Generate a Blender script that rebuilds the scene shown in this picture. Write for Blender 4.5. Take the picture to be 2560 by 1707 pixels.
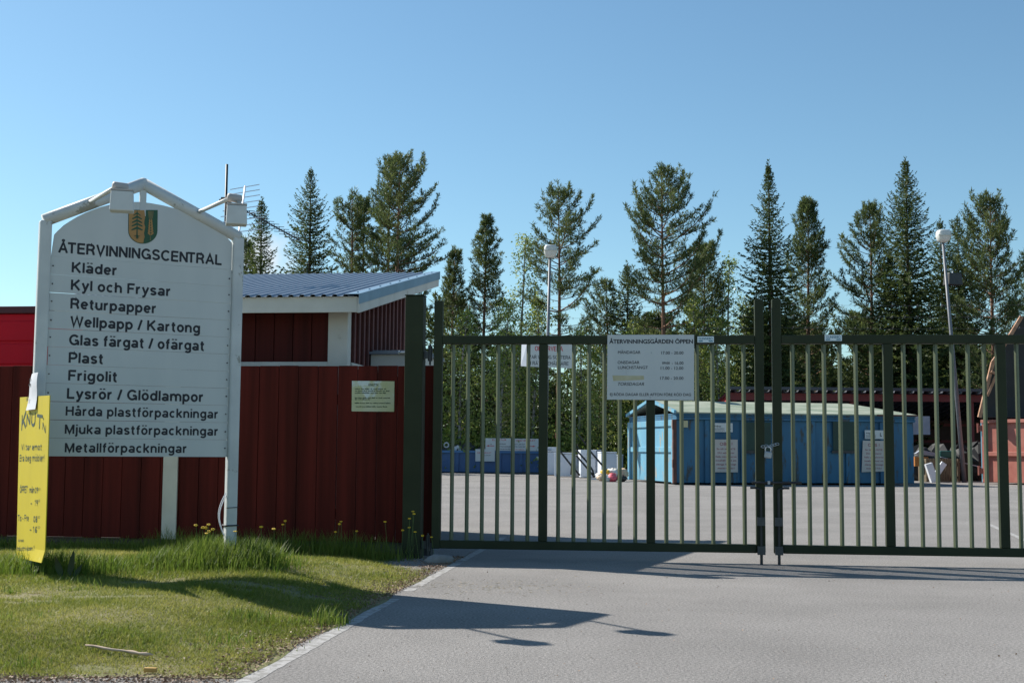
import bpy, math, random
import numpy as np
from mathutils import Vector, Matrix

R = math.radians
S = bpy.context.scene
for o in list(bpy.data.objects):
    bpy.data.objects.remove(o)
COL = S.collection

# ------------------------------------------------------------------ camera
H, F = 1.05, 3164.0
TH, ROLL = math.atan(272 / F), 0.0075
fwd = Vector((0, math.cos(TH), math.sin(TH)))
r0, u0 = Vector((1, 0, 0)), Vector((0, -math.sin(TH), math.cos(TH)))
rgt = r0 * math.cos(ROLL) + u0 * math.sin(ROLL)
upv = u0 * math.cos(ROLL) - r0 * math.sin(ROLL)
CAM = Vector((0, 0, H))
cd = bpy.data.cameras.new('camera')
cam = bpy.data.objects.new('camera', cd); COL.objects.link(cam)
cd.sensor_width = 36; cd.lens = F / 2560 * 36; cd.clip_end = 5000; cd.clip_start = .05
M = Matrix((rgt, upv, -fwd)).transposed().to_4x4(); M.translation = CAM
cam.matrix_world = M
S.camera = cam

# ------------------------------------------------------------------ light
SUN_EL, SUN_AZ = R(39.3), math.atan2(-.836, .549)      # azimuth clockwise from +Y
sdir = Vector((math.sin(SUN_AZ) * math.cos(SUN_EL), math.cos(SUN_AZ) * math.cos(SUN_EL), math.sin(SUN_EL)))
sl = bpy.data.lights.new('sun', 'SUN'); sl.energy = 4.8; sl.angle = R(.5); sl.color = (1, .95, .87)
so = bpy.data.objects.new('sun', sl); COL.objects.link(so)
so.rotation_euler = sdir.to_track_quat('Z', 'Y').to_euler(); so.location = (-30, 20, 40)

W = bpy.data.worlds.new('World'); S.world = W; W.use_nodes = True
nt = W.node_tree; nt.nodes.clear()
sky = nt.nodes.new('ShaderNodeTexSky'); sky.sky_type = 'NISHITA'; sky.sun_disc = False
sky.sun_elevation = SUN_EL; sky.sun_rotation = SUN_AZ
sky.air_density = 1.0; sky.dust_density = .35; sky.ozone_density = 1.6; sky.altitude = 0
bg = nt.nodes.new('ShaderNodeBackground'); bg.inputs[1].default_value = .067
wo = nt.nodes.new('ShaderNodeOutputWorld')
# one small cumulus puff low over the trees on the left (a direction in the sky)
tc = nt.nodes.new('ShaderNodeTexCoord')
cdir = (fwd + rgt * ((640 - 1280) / F) - upv * ((640 - 853.5) / F)).normalized()
mp = nt.nodes.new('ShaderNodeVectorMath'); mp.operation = 'SUBTRACT'; mp.inputs[1].default_value = cdir
nt.links.new(tc.outputs['Generated'], mp.inputs[0])
sc_ = nt.nodes.new('ShaderNodeVectorMath'); sc_.operation = 'MULTIPLY'; sc_.inputs[1].default_value = (24, 24, 38)
nt.links.new(mp.outputs[0], sc_.inputs[0])
ln = nt.nodes.new('ShaderNodeVectorMath'); ln.operation = 'LENGTH'; nt.links.new(sc_.outputs[0], ln.inputs[0])
nz = nt.nodes.new('ShaderNodeTexNoise'); nz.inputs['Scale'].default_value = 42; nz.inputs['Detail'].default_value = 6
nt.links.new(tc.outputs['Generated'], nz.inputs['Vector'])
m1 = nt.nodes.new('ShaderNodeMath'); m1.operation = 'MULTIPLY_ADD'; m1.inputs[1].default_value = -1.0
nt.links.new(ln.outputs['Value'], m1.inputs[0])
m2 = nt.nodes.new('ShaderNodeMath'); m2.operation = 'MULTIPLY'; m2.inputs[1].default_value = 1.9
nt.links.new(nz.outputs['Fac'], m2.inputs[0]); nt.links.new(m2.outputs[0], m1.inputs[2])
mr = nt.nodes.new('ShaderNodeMapRange'); mr.inputs[1].default_value = .0; mr.inputs[2].default_value = .75
mr.inputs[4].default_value = .75
nt.links.new(m1.outputs[0], mr.inputs[0])
mx = nt.nodes.new('ShaderNodeMix'); mx.data_type = 'RGBA'
nt.links.new(mr.outputs[0], mx.inputs['Factor'])
tint = nt.nodes.new('ShaderNodeMix'); tint.data_type = 'RGBA'; tint.blend_type = 'MULTIPLY'; tint.inputs[0].default_value = 1
tint.inputs[7].default_value = (.96, 1.22, 1.25, 1)
nt.links.new(sky.outputs[0], tint.inputs[6])
nt.links.new(tint.outputs[2], mx.inputs[6]); mx.inputs[7].default_value = (8.5, 8.7, 9.0, 1)
nt.links.new(mx.outputs[2], bg.inputs[0]); nt.links.new(bg.outputs[0], wo.inputs[0])

S.view_settings.view_transform = 'Standard'; S.view_settings.look = 'None'
S.view_settings.exposure = 0.68; S.view_settings.gamma = 1
S.render.engine = 'CYCLES'
S.render.resolution_x, S.render.resolution_y = 1024, 682

# ------------------------------------------------------------------ helpers
def ray(px, py):
    return fwd + rgt * ((px - 1280) / F) - upv * ((py - 853.5) / F)
def at(px, py, D):
    d = ray(px, py); return CAM + d * (D / d.y)
def gr(px, py, z=0.0):
    d = ray(px, py); return CAM + d * ((z - H) / d.z)
def onp(px, py, o, ang):
    o = Vector(o); u = Vector((math.cos(ang), math.sin(ang), 0)); n = Vector((u.y, -u.x, 0))
    d = ray(px, py); t = n.dot(o - CAM) / n.dot(d); P = CAM + d * t
    return (P - o).dot(u), P.z - o.z

def mat(name, c1, c2=None, scale=6, rough=.6, metal=0.0, bump=0.0, bscale=None, spec=.5, c3=None, s3=9, t3=.62, stretch=(1, 1, 1), detail=5, lo=.35, hi=.65, w3=.06):
    m = bpy.data.materials.new(name); m.use_nodes = True
    t = m.node_tree; b = t.nodes['Principled BSDF']
    b.inputs['Roughness'].default_value = rough; b.inputs['Metallic'].default_value = metal
    b.inputs['Specular IOR Level'].default_value = spec
    b.inputs['Base Color'].default_value = (*c1, 1)
    tcn = t.nodes.new('ShaderNodeTexCoord'); mpn = t.nodes.new('ShaderNodeMapping')
    mpn.inputs['Scale'].default_value = stretch
    t.links.new(tcn.outputs['Object'], mpn.inputs[0])
    col = None
    if c2:
        n = t.nodes.new('ShaderNodeTexNoise'); n.inputs['Scale'].default_value = scale; n.inputs['Detail'].default_value = detail
        t.links.new(mpn.outputs[0], n.inputs['Vector'])
        r = t.nodes.new('ShaderNodeMapRange'); r.inputs[1].default_value = lo; r.inputs[2].default_value = hi
        t.links.new(n.outputs['Fac'], r.inputs[0])
        x = t.nodes.new('ShaderNodeMix'); x.data_type = 'RGBA'
        x.inputs[6].default_value = (*c1, 1); x.inputs[7].default_value = (*c2, 1)
        t.links.new(r.outputs[0], x.inputs['Factor']); col = x.outputs[2]
    if c3:
        n = t.nodes.new('ShaderNodeTexNoise'); n.inputs['Scale'].default_value = s3; n.inputs['Detail'].default_value = 8
        n.inputs['Roughness'].default_value = .65
        t.links.new(mpn.outputs[0], n.inputs['Vector'])
        r = t.nodes.new('ShaderNodeMapRange'); r.inputs[1].default_value = t3; r.inputs[2].default_value = t3 + w3
        t.links.new(n.outputs['Fac'], r.inputs[0])
        x = t.nodes.new('ShaderNodeMix'); x.data_type = 'RGBA'
        x.inputs[6].default_value = (*c1, 1); x.inputs[7].default_value = (*c3, 1)
        if col: t.links.new(col, x.inputs[6])
        t.links.new(r.outputs[0], x.inputs['Factor']); col = x.outputs[2]
    if col: t.links.new(col, b.inputs['Base Color'])
    if bump:
        n = t.nodes.new('ShaderNodeTexNoise'); n.inputs['Scale'].default_value = bscale or scale * 4; n.inputs['Detail'].default_value = 6
        t.links.new(mpn.outputs[0], n.inputs['Vector'])
        bp = t.nodes.new('ShaderNodeBump'); bp.inputs['Strength'].default_value = bump; bp.inputs['Distance'].default_value = .02
        t.links.new(n.outputs['Fac'], bp.inputs['Height']); t.links.new(bp.outputs[0], b.inputs['Normal'])
    return m

def leafmat(name, c1, c2, trans=.3, rough=.55):
    m = bpy.data.materials.new(name); m.use_nodes = True
    t = m.node_tree; b = t.nodes['Principled BSDF']; out = t.nodes['Material Output']
    a = t.nodes.new('ShaderNodeAttribute'); a.attribute_name = 'tint'
    x = t.nodes.new('ShaderNodeMix'); x.data_type = 'RGBA'
    x.inputs[6].default_value = (*c1, 1); x.inputs[7].default_value = (*c2, 1)
    t.links.new(a.outputs['Fac'], x.inputs['Factor'])
    b.inputs['Roughness'].default_value = rough; b.inputs['Specular IOR Level'].default_value = .25
    t.links.new(x.outputs[2], b.inputs['Base Color'])
    tr = t.nodes.new('ShaderNodeBsdfTranslucent'); t.links.new(x.outputs[2], tr.inputs[0])
    mxs = t.nodes.new('ShaderNodeMixShader'); mxs.inputs[0].default_value = trans
    t.links.new(b.outputs[0], mxs.inputs[1]); t.links.new(tr.outputs[0], mxs.inputs[2])
    t.links.new(mxs.outputs[0], out.inputs[0])
    return m

def tag(o, label=None, cat=None, group=None, kind=None):
    if label: o['label'] = label
    if cat: o['category'] = cat
    if group: o['group'] = group
    if kind: o['kind'] = kind
    return o
def thing(name, label, cat, loc=(0, 0, 0), rz=0, group=None):
    o = bpy.data.objects.new(name, None); COL.objects.link(o); o.empty_display_size = .2
    o.location = loc; o.rotation_euler = (0, 0, rz)
    return tag(o, label, cat, group)
def copy_tree(o, parent=None):
    c = o.copy(); COL.objects.link(c)
    if parent: c.parent = parent
    for ch in [k for k in bpy.data.objects if k.parent == o]:
        copy_tree(ch, c)
    return c

class MB:
    def __init__(s): s.v, s.f, s.mi, s.k = [], [], [], 0
    def add(s, vs, fs):
        n = len(s.v); s.v += [tuple(p) for p in vs]
        for f in fs: s.f.append([n + i for i in f]); s.mi.append(s.k)
        return s
    def box(s, c, d, rz=0, rx=0, ry=0, taper=1.0):
        x, y, z = d[0] / 2, d[1] / 2, d[2] / 2
        vs = [(-x, -y, -z), (x, -y, -z), (x, y, -z), (-x, y, -z), (-x * taper, -y * taper, z), (x * taper, -y * taper, z), (x * taper, y * taper, z), (-x * taper, y * taper, z)]
        if rz or rx or ry:
            m = Matrix.Rotation(rz, 3, 'Z') @ Matrix.Rotation(ry, 3, 'Y') @ Matrix.Rotation(rx, 3, 'X')
            vs = [m @ Vector(v) for v in vs]
        return s.add([(v[0] + c[0], v[1] + c[1], v[2] + c[2]) for v in vs],
                     [(0, 3, 2, 1), (4, 5, 6, 7), (0, 1, 5, 4), (1, 2, 6, 5), (2, 3, 7, 6), (3, 0, 4, 7)])
    def b2(s, a, b):        # box from two corners
        return s.box([(a[i] + b[i]) / 2 for i in range(3)], [abs(b[i] - a[i]) for i in range(3)])
    def tube(s, pts, rs, n=8, cap=True):
        pts = [Vector(p) for p in pts]
        if not hasattr(rs, '__len__'): rs = [rs] * len(pts)
        vs, fs = [], []
        d0 = (pts[1] - pts[0]).normalized()
        a = d0.orthogonal().normalized()
        for i, p in enumerate(pts):
            d = (pts[min(i + 1, len(pts) - 1)] - pts[max(i - 1, 0)]).normalized()
            a = (a - d * a.dot(d)); a = a.normalized() if a.length > 1e-6 else d.orthogonal().normalized()
            b = d.cross(a)
            for k in range(n):
                t = 2 * math.pi * k / n
                vs.append(p + (a * math.cos(t) + b * math.sin(t)) * rs[i])
        for i in range(len(pts) - 1):
            for k in range(n):
                fs.append((i * n + k, i * n + (k + 1) % n, (i + 1) * n + (k + 1) % n, (i + 1) * n + k))
        if cap:
            fs.append(tuple(reversed(range(n)))); fs.append(tuple(range((len(pts) - 1) * n, len(pts) * n)))
        return s.add(vs, fs)
    def bar(s, p, q, w, h):     # rectangular bar between two points, w sideways, h up
        p, q = Vector(p), Vector(q); d = (q - p).normalized()
        sd = d.cross(Vector((0, 0, 1))); sd = sd.normalized() if sd.length > 1e-4 else Vector((1, 0, 0))
        up = sd.cross(d)
        vs = []
        for c in (p, q):
            for a, b in ((-1, -1), (1, -1), (1, 1), (-1, 1)):
                vs.append(c + sd * (a * w / 2) + up * (b * h / 2))
        return s.add(vs, [(3, 2, 1, 0), (4, 5, 6, 7), (0, 1, 5, 4), (1, 2, 6, 5), (2, 3, 7, 6), (3, 0, 4, 7)])
    def poly(s, pts, y0, y1):   # outline in x,z extruded from y0 (front) to y1
        n = len(pts)
        ar = sum(pts[i][0] * pts[(i + 1) % n][1] - pts[(i + 1) % n][0] * pts[i][1] for i in range(n))
        if ar < 0: pts = pts[::-1]
        vs = [(x, y0, z) for x, z in pts] + [(x, y1, z) for x, z in pts]
        fs = [tuple(range(n)), tuple(range(2 * n - 1, n - 1, -1))]
        fs += [(i, n + i, n + (i + 1) % n, (i + 1) % n) for i in range(n)]
        return s.add(vs, fs)
    def lump(s, c, d, seed=0, amp=.25, nu=10, nv=7):
        rr = random.Random(seed); vs, fs = [], []
        for j in range(nv + 1):
            ph = math.pi * j / nv
            for i in range(nu):
                t = 2 * math.pi * i / nu; k = 1 + rr.uniform(-amp, amp)
                vs.append((c[0] + d[0] * k * math.sin(ph) * math.cos(t), c[1] + d[1] * k * math.sin(ph) * math.sin(t), c[2] + d[2] * k * math.cos(ph)))
        for j in range(nv):
            for i in range(nu):
                fs.append((j * nu + i, (j + 1) * nu + i, (j + 1) * nu + (i + 1) % nu, j * nu + (i + 1) % nu))
        return s.add(vs, fs)
    def build(s, name, mats, parent=None, bevel=0, smooth=False, label=None):
        me = bpy.data.meshes.new(name); me.from_pydata(s.v, [], s.f)
        if not isinstance(mats, (list, tuple)): mats = [mats]
        for m in mats: me.materials.append(m)
        me.polygons.foreach_set('material_index', s.mi)
        if smooth: me.polygons.foreach_set('use_smooth', [True] * len(s.f))
        me.update()
        o = bpy.data.objects.new(name, me); COL.objects.link(o)
        if parent: o.parent = parent
        if bevel:
            b = o.modifiers.new('bevel', 'BEVEL'); b.width = bevel; b.segments = 2; b.limit_method = 'ANGLE'
        if label: o['label'] = label
        return o

def each(mb, name, mats, parent, bevel=0, label=None):
    """every separate piece of mb as a part of its own"""
    par = list(range(len(mb.v)))
    def root(i):
        while par[i] != i: par[i] = par[par[i]]; i = par[i]
        return i
    for f in mb.f:
        for i in f[1:]: par[root(i)] = root(f[0])
    groups = {}
    for f in mb.f: groups.setdefault(root(f[0]), []).append(f)
    for fs in groups.values():
        ids = sorted({i for f in fs for i in f}); ix = {j: k for k, j in enumerate(ids)}
        m = MB(); m.add([mb.v[i] for i in ids], [[ix[i] for i in f] for f in fs]); m.build(name, mats, parent, bevel, label=label)

def npmesh(name, V, nper, mats, tintv=None, parent=None):
    """V: (N, nper, 3) separate faces"""
    N = len(V); me = bpy.data.meshes.new(name)
    me.vertices.add(N * nper); me.vertices.foreach_set('co', np.ascontiguousarray(V, dtype=np.float32).ravel())
    me.loops.add(N * nper); me.loops.foreach_set('vertex_index', np.arange(N * nper, dtype=np.int32))
    me.polygons.add(N); me.polygons.foreach_set('loop_start', np.arange(0, N * nper, nper, dtype=np.int32))
    try: me.polygons.foreach_set('loop_total', np.full(N, nper, dtype=np.int32))
    except Exception: pass
    me.materials.append(mats)
    if tintv is not None:
        a = me.attributes.new('tint', 'FLOAT', 'FACE'); a.data.foreach_set('value', np.asarray(tintv, dtype=np.float32))
    me.update(calc_edges=True); me.validate()
    o = bpy.data.objects.new(name, me); COL.objects.link(o)
    if parent: o.parent = parent
    return o

# ---- writing
def _arc(cx, cy, rx, ry, a0, a1, n=12):
    return [(cx + rx * math.cos(R(a0 + (a1 - a0) * i / n)), cy + ry * math.sin(R(a0 + (a1 - a0) * i / n))) for i in range(n + 1)]
_dots = [[(.14, .93), (.14, 1.05)], [(.40, .93), (.40, 1.05)]]
_o = [_arc(.28, .365, .21, .295, 0, 360, 18)]
_a = [_arc(.265, .205, .20, .135, 0, 360, 14), [(.47, 0), (.47, .50)], _arc(.275, .48, .195, .18, 0, 155)]
_arch = lambda x: [(x, .42)] + _arc(x + .2, .42, .2, .24, 180, 0) + [(x + .4, 0)]
_bowl = lambda y: [(.07, .93), (.36, .93)] + _arc(.36, (.93 + y) / 2, .22, (.93 - y) / 2, 90, -90, 10) + [(.07, y)]
GL = {
 'A': (.74, [[(.06, 0), (.37, .96), (.68, 0)], [(.17, .33), (.57, .33)]]),
 'T': (.66, [[(0, .93), (.66, .93)], [(.33, 0), (.33, .9)]]), 'E': (.60, [[(.07, 0), (.07, 1)], [(.07, .93), (.60, .93)], [(.07, .52), (.56, .52)], [(.07, .07), (.6, .07)]]),
 'R': (.68, [[(.07, 0), (.07, 1)], _bowl(.47), [(.36, .47), (.50, .38), (.56, .2), (.60, 0)]]), 'V': (.68, [[(.05, 1), (.34, .04), (.63, 1)]]), 'I': (.14, [[(.07, 0), (.07, 1)]]),
 'N': (.68, [[(.07, 0), (.07, 1)], [(.08, .95), (.60, .05)], [(.61, 0), (.61, 1)]]), 'G': (.78, [_arc(.40, .5, .33, .43, 38, 322, 20), [(.44, .44), (.71, .44)], [(.71, .44), (.71, 0)]]),
 'S': (.64, [_arc(.32, .715, .24, .215, 12, 265, 14) + _arc(.32, .275, .25, .205, 85, -165, 14)]), 'C': (.74, [_arc(.40, .5, .33, .43, 42, 318, 20)]), 'L': (.56, [[(.07, 0), (.07, 1)], [(.07, .07), (.56, .07)]]),
 'K': (.70, [[(.07, 0), (.07, 1)], [(.62, 1), (.10, .40)], [(.26, .56), (.64, 0)]]), 'P': (.64, [[(.07, 0), (.07, 1)], _bowl(.43)]), 'F': (.56, [[(.07, 0), (.07, 1)], [(.07, .93), (.56, .93)], [(.07, .50), (.50, .50)]]),
 'W': (.96, [[(.05, 1), (.25, .05), (.48, .95), (.71, .05), (.91, 1)]]), 'H': (.68, [[(.07, 0), (.07, 1)], [(.61, 0), (.61, 1)], [(.07, .52), (.61, .52)]]), 'M': (.80, [[(.07, 0), (.07, .99)], [(.09, .95), (.40, .08), (.71, .95)], [(.73, 0), (.73, .99)]]),
 'l': (.14, [[(.07, 0), (.07, 1)]]), 'a': (.56, _a), 'd': (.57, [_arc(.28, .365, .21, .295, 0, 360, 18), [(.50, 0), (.50, 1)]]), 'e': (.55, [_arc(.28, .365, .21, .295, 0, 318, 18), [(.07, .37), (.48, .37)]]),
 'r': (.36, [[(.07, 0), (.07, .73)], _arc(.31, .40, .23, .26, 178, 88, 8)]), 'y': (.54, [[(.06, .73), (.28, .06)], [(.50, .73), (.28, .06), (.20, -.17), (.13, -.21), (.04, -.205)]]), 'o': (.56, _o),
 'c': (.53, [_arc(.28, .365, .21, .295, 48, 312, 16)]), 'h': (.55, [[(.07, 0), (.07, 1)], _arch(.07)]), 's': (.50, [_arc(.25, .52, .17, .145, 12, 265, 10) + _arc(.25, .205, .18, .145, 85, -165, 10)]),
 'u': (.55, [[(.07, .73), (.07, .30)] + _arc(.27, .30, .2, .235, 180, 360) + [(.47, .30)], [(.48, 0), (.48, .73)]]), 't': (.36, [[(.16, .93), (.16, .22)] + _arc(.28, .2, .12, .14, 180, 290, 6), [(.02, .66), (.33, .66)]]),
 'p': (.57, [_arc(.29, .365, .21, .295, 0, 360, 18), [(.07, -.28), (.07, .73)]]), '/': (.32, [[(.03, -.02), (.29, 1.0)]]), 'n': (.55, [[(.07, 0), (.07, .73)], _arch(.07)]),
 'g': (.57, [_arc(.28, .375, .21, .285, 0, 360, 18), [(.50, .73), (.50, -.03)] + _arc(.29, -.04, .21, .17, 0, -155, 10)]), 'f': (.34, [[(.15, 0), (.15, .76)] + _arc(.29, .78, .14, .155, 180, 80, 6), [(.01, .66), (.31, .66)]]),
 'm': (.90, [[(.07, 0), (.07, .73)], _arch(.07), _arch(.44)]), 'j': (.18, [[(.10, .73), (.10, -.12), (.06, -.2), (-.03, -.21)], [(.10, .87), (.10, 1)]]), 'k': (.54, [[(.07, 0), (.07, 1)], [(.48, .73), (.10, .31)], [(.20, .44), (.48, 0)]]),
 'i': (.14, [[(.07, 0), (.07, .73)], [(.07, .87), (.07, 1)]]), ' ': (.20, []),
}
GL.update({'O': (.80, [_arc(.40, .5, .33, .43, 0, 360, 24)]), 'B': (.66, [[(.07, 0), (.07, 1)], [(.07, .93), (.34, .93)] + _arc(.34, .725, .2, .205, 90, -90, 8) + [(.07, .52)], [(.34, .52)] + _arc(.36, .295, .23, .225, 90, -90, 8) + [(.07, .07)]]),
 'D': (.70, [[(.07, 0), (.07, 1)], [(.07, .93), (.32, .93)] + _arc(.32, .5, .31, .43, 90, -90, 12) + [(.07, .07)]]), 'U': (.68, [[(.07, 1), (.07, .34)] + _arc(.34, .34, .27, .28, 180, 360) + [(.61, 1)]]), 'Y': (.64, [[(.03, 1), (.32, .48), (.61, 1)], [(.32, 0), (.32, .48)]]),
 '-': (.34, [[(.03, .38), (.31, .38)]]), '!': (.16, [[(.08, .28), (.08, 1)], [(.08, 0), (.08, .15)]]), 'X': (.64, [[(.03, 1), (.61, 0)], [(.03, 0), (.61, 1)]])})
GL.update({'b': (.57, [_arc(.29, .365, .21, .295, 0, 360, 18), [(.07, 0), (.07, 1)]]), 'v': (.5, [[(.04, .73), (.25, .03), (.46, .73)]]), ':': (.14, [[(.07, 0), (.07, .13)], [(.07, .5), (.07, .63)]]), "'": (.14, [[(.09, 1.08), (.05, .84)]]),
 '0': (.56, [_arc(.28, .5, .21, .43, 0, 360, 20)]), '1': (.36, [[(.04, .78), (.22, .96), (.22, 0)]]), '6': (.56, [_arc(.28, .27, .21, .2, 0, 360, 16), [(.075, .27), (.1, .6), (.22, .84), (.42, .95)]]),
 '8': (.56, [_arc(.28, .26, .21, .2, 0, 360, 16), _arc(.28, .71, .18, .22, 0, 360, 16)]), '9': (.56, [_arc(.28, .72, .2, .22, 0, 360, 16), [(.48, .72), (.47, .4), (.36, .0)]]), 'J': (.5, [[(.42, 1), (.42, .25)] + _arc(.24, .25, .18, .2, 0, -160)])})
GL['Ä'] = (.74, GL['A'][1] + [[(.22, 1.07), (.22, 1.2)], [(.52, 1.07), (.52, 1.2)]]); GL['Ö'] = (.80, GL['O'][1] + [[(.25, 1.07), (.25, 1.2)], [(.55, 1.07), (.55, 1.2)]])
GL['Å'] = (.74, GL['A'][1] + [_arc(.37, 1.15, .085, .085, 0, 360, 12)]); GL['ä'] = (.56, _a + _dots); GL['ö'] = (.56, _o + _dots); GL['å'] = (.56, _a + [_arc(.27, .97, .075, .075, 0, 360, 12)])
def grot(mb, s, x0, z0, x1, z1, h, y, w=.15, gap=.115):
    """bold grotesque capitals and small letters drawn as ribbons"""
    X = 0; strokes = []
    for ch in s:
        adv, st = GL[ch]
        if ch == 'T' and X and s[s.index(ch) - 1] in 'ÅA': X -= .13
        for q in st:
            ww = w * (.55 if ch in 'Åå' and len(q) == 13 and q[0][1] > .9 and q is st[-1] else 1)
            strokes.append(([(X + a, b) for a, b in q], ww))
        X += adv + gap
    tot = X - gap; sx = (x1 - x0) / tot; k = 0
    for q, ww in strokes:
        q = [Vector((a * sx, b * h)) for a, b in q]; n = len(q); half = ww * h / 2; lf = []
        closed = (q[0] - q[-1]).length < 1e-6
        for i in range(n):
            if closed: d0, d1 = (q[i] - q[i - 1 if i else n - 2]).normalized(), (q[(i + 1) if i < n - 1 else 1] - q[i]).normalized()
            else: d0 = (q[i] - q[i - 1]).normalized() if i else (q[1] - q[0]).normalized(); d1 = (q[i + 1] - q[i]).normalized() if i < n - 1 else d0
            m = d0 + d1
            m = m.normalized() if m.length > .2 else d0
            nn = Vector((-m.y, m.x)); c = max(.45, nn.dot(Vector((-d0.y, d0.x))))
            lf.append(nn * (half / c))
        yy = y - .00008 * (k % 7); k += 1
        vs = []
        for p, o_ in zip(q, lf):
            for e in (p - o_, p + o_): vs.append((x0 + e.x, yy, z0 + e.y + (z1 - z0) * (p.x / (x1 - x0))))
        mb.add(vs, [(2 * i, 2 * i + 2, 2 * i + 3, 2 * i + 1) for i in range(n - 1)])

def _raw(s, bold=0.0, shear=0.0):
    c = bpy.data.curves.new('t', 'FONT'); c.body = s; c.size = 1; c.offset = 0; c.extrude = 0; c.shear = shear
    c.resolution_u = 4
    o = bpy.data.objects.new('t', c); COL.objects.link(o)
    me = bpy.data.meshes.new_from_object(o)
    vs = [v.co.copy() for v in me.vertices]; fs = [tuple(p.vertices) for p in me.polygons]
    bpy.data.objects.remove(o); bpy.data.curves.remove(c); bpy.data.meshes.remove(me)
    if bold > .006 and vs:
        v0, f0, n = list(vs), list(fs), len(vs)
        for k, (dx, dy) in enumerate(((-1, 0), (1, 0), (0, -1), (0, 1), (-.7, .7), (.7, -.7))):
            vs += [v + Vector((dx * bold, dy * bold, -.002 * (k + 1))) for v in v0]; fs += [tuple(i + n * (k + 1) for i in f) for f in f0]
    return vs, fs
CAP = max(v.y for v in _raw('H')[0])
def put(mb, s, x0, z0, x1=None, h=.05, y=-.002, bold=.0, shear=0.0, z1=None, rot=0, mi=0, centre=False):
    """write s on the plane y, from x0 to x1 with capital height h, baseline from z0 to z1"""
    vs, fs = _raw(s, bold, shear)
    if not vs: return
    a, b = min(v.x for v in vs), max(v.x for v in vs)
    sz = h / CAP; sx = (x1 - x0) / (b - a) if x1 is not None else sz
    dz = 0 if z1 is None else (z1 - z0) / max(b - a, 1e-6)
    off = (b - a) * sx / 2 if centre else 0
    out = []
    for v in vs:
        X, Z = (v.x - a) * sx - off, v.y * sz
        if rot: X, Z = X * math.cos(rot) - Z * math.sin(rot), X * math.sin(rot) + Z * math.cos(rot)
        out.append((x0 + X, y - v.z * .15, z0 + Z + dz * (v.x - a)))
    mb.k = mi; mb.add(out, fs)
def words(mb, x0, x1, z, h, seed, y=-.002, mi=0):
    """a line of writing too small to read in the photograph: word-long marks"""
    rr = random.Random(seed); x = x0; mb.k = mi
    while x < x1 - h:
        w = min(rr.uniform(1.5, 5) * h, x1 - x)
        k = x
        while k < x + w - h * .3:
            mb.b2((k, y, z), (k + h * .38, y + .001, z + h * rr.choice((.65, .65, 1))))
            k += h * .55
        x += w + h * .5
    mb.k = 0

# ------------------------------------------------------------------ materials
m_asph = mat('asphalt', (.158, .150, .142), (.318, .299, .282), 62, .92, bump=.5, bscale=120, c3=(.085, .082, .078), s3=85, t3=.60, lo=.34, hi=.66, spec=.3)
# broad worn areas on top of the grain
t_ = m_asph.node_tree; b_ = t_.nodes['Principled BSDF']; l_ = b_.inputs['Base Color'].links[0].from_socket
n_ = t_.nodes.new('ShaderNodeTexNoise'); n_.inputs['Scale'].default_value = .55; n_.inputs['Detail'].default_value = 7
tc_ = t_.nodes.new('ShaderNodeTexCoord'); t_.links.new(tc_.outputs['Object'], n_.inputs['Vector'])
n_.inputs['Roughness'].default_value = .62; r_ = t_.nodes.new('ShaderNodeMapRange'); r_.inputs[1].default_value = .3; r_.inputs[2].default_value = .7; r_.inputs[3].default_value = .80; r_.inputs[4].default_value = 1.12
t_.links.new(n_.outputs['Fac'], r_.inputs[0])
x_ = t_.nodes.new('ShaderNodeMix'); x_.data_type = 'RGBA'; x_.blend_type = 'MULTIPLY'; x_.inputs[0].default_value = 1
t_.links.new(l_, x_.inputs[6]); t_.links.new(r_.outputs[0], x_.inputs[7]); t_.links.new(x_.outputs[2], b_.inputs['Base Color'])
m_line = mat('worn_white_line', (.40, .39, .375), (.32, .31, .30), 20, .85, bump=.3, bscale=120, c3=(.25, .24, .225), s3=16, t3=.49, w3=.05)
m_soil = mat('lawn_soil', (.13, .14, .04), (.20, .175, .08), 2.2, .95, bump=.6, bscale=60, c3=(.10, .06, .04), s3=5, t3=.6)
m_floor = mat('forest_floor', (.06, .055, .03), (.10, .085, .05), .6, .95, bump=.5, bscale=5)
m_fence = mat('red_boards', (.125, .020, .0145), (.055, .0115, .0085), 1.6, .75, bump=.15, bscale=50, stretch=(5, 5, .22), spec=.08, detail=9, lo=.3, hi=.7)
m_wall = mat('dark_red_wall', (.080, .013, .010), (.050, .009, .007), 2, .7, bump=.1, bscale=50, stretch=(6, 6, .25), spec=.15)
m_batten = mat('weathered_batten', (.15, .055, .05), (.11, .04, .04), 4, .75)
m_white = mat('white_board_paint', (.62, .60, .55), (.54, .52, .47), 3, .6, bump=.1, bscale=70, c3=(.42, .39, .33), s3=7, t3=.64)
m_postw = mat('white_gap_post', (.66, .62, .52), (.56, .52, .43), 4, .6)
m_roof = mat('blue_grey_sheet_metal', (.17, .205, .26), (.20, .235, .285), 2, .4, metal=.2, spec=.5)
m_flash = mat('blue_flashing', (.22, .34, .44), (.18, .28, .37), 3, .4, metal=.2)
m_conc = mat('concrete_plinth', (.09, .09, .09), (.06, .06, .06), 5, .9, bump=.3)
m_green = mat('gate_green_paint', (.034, .042, .022), (.027, .034, .018), 3, .55, bump=.05, bscale=60, spec=.15, c3=(.06, .045, .03), s3=14, t3=.69, w3=.03)
m_bar = mat('gate_bar_sunlit', (.12, .14, .085), (.10, .12, .07), 3, .38, spec=.5)  # lighter than the gate green, standing in for sunlight on the bars
m_galv = mat('galvanised_steel', (.42, .44, .46), (.33, .35, .37), 14, .45, metal=.6)
m_wire = mat('dull_wire', (.12, .125, .13), None, rough=.6, metal=.3)
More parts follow.
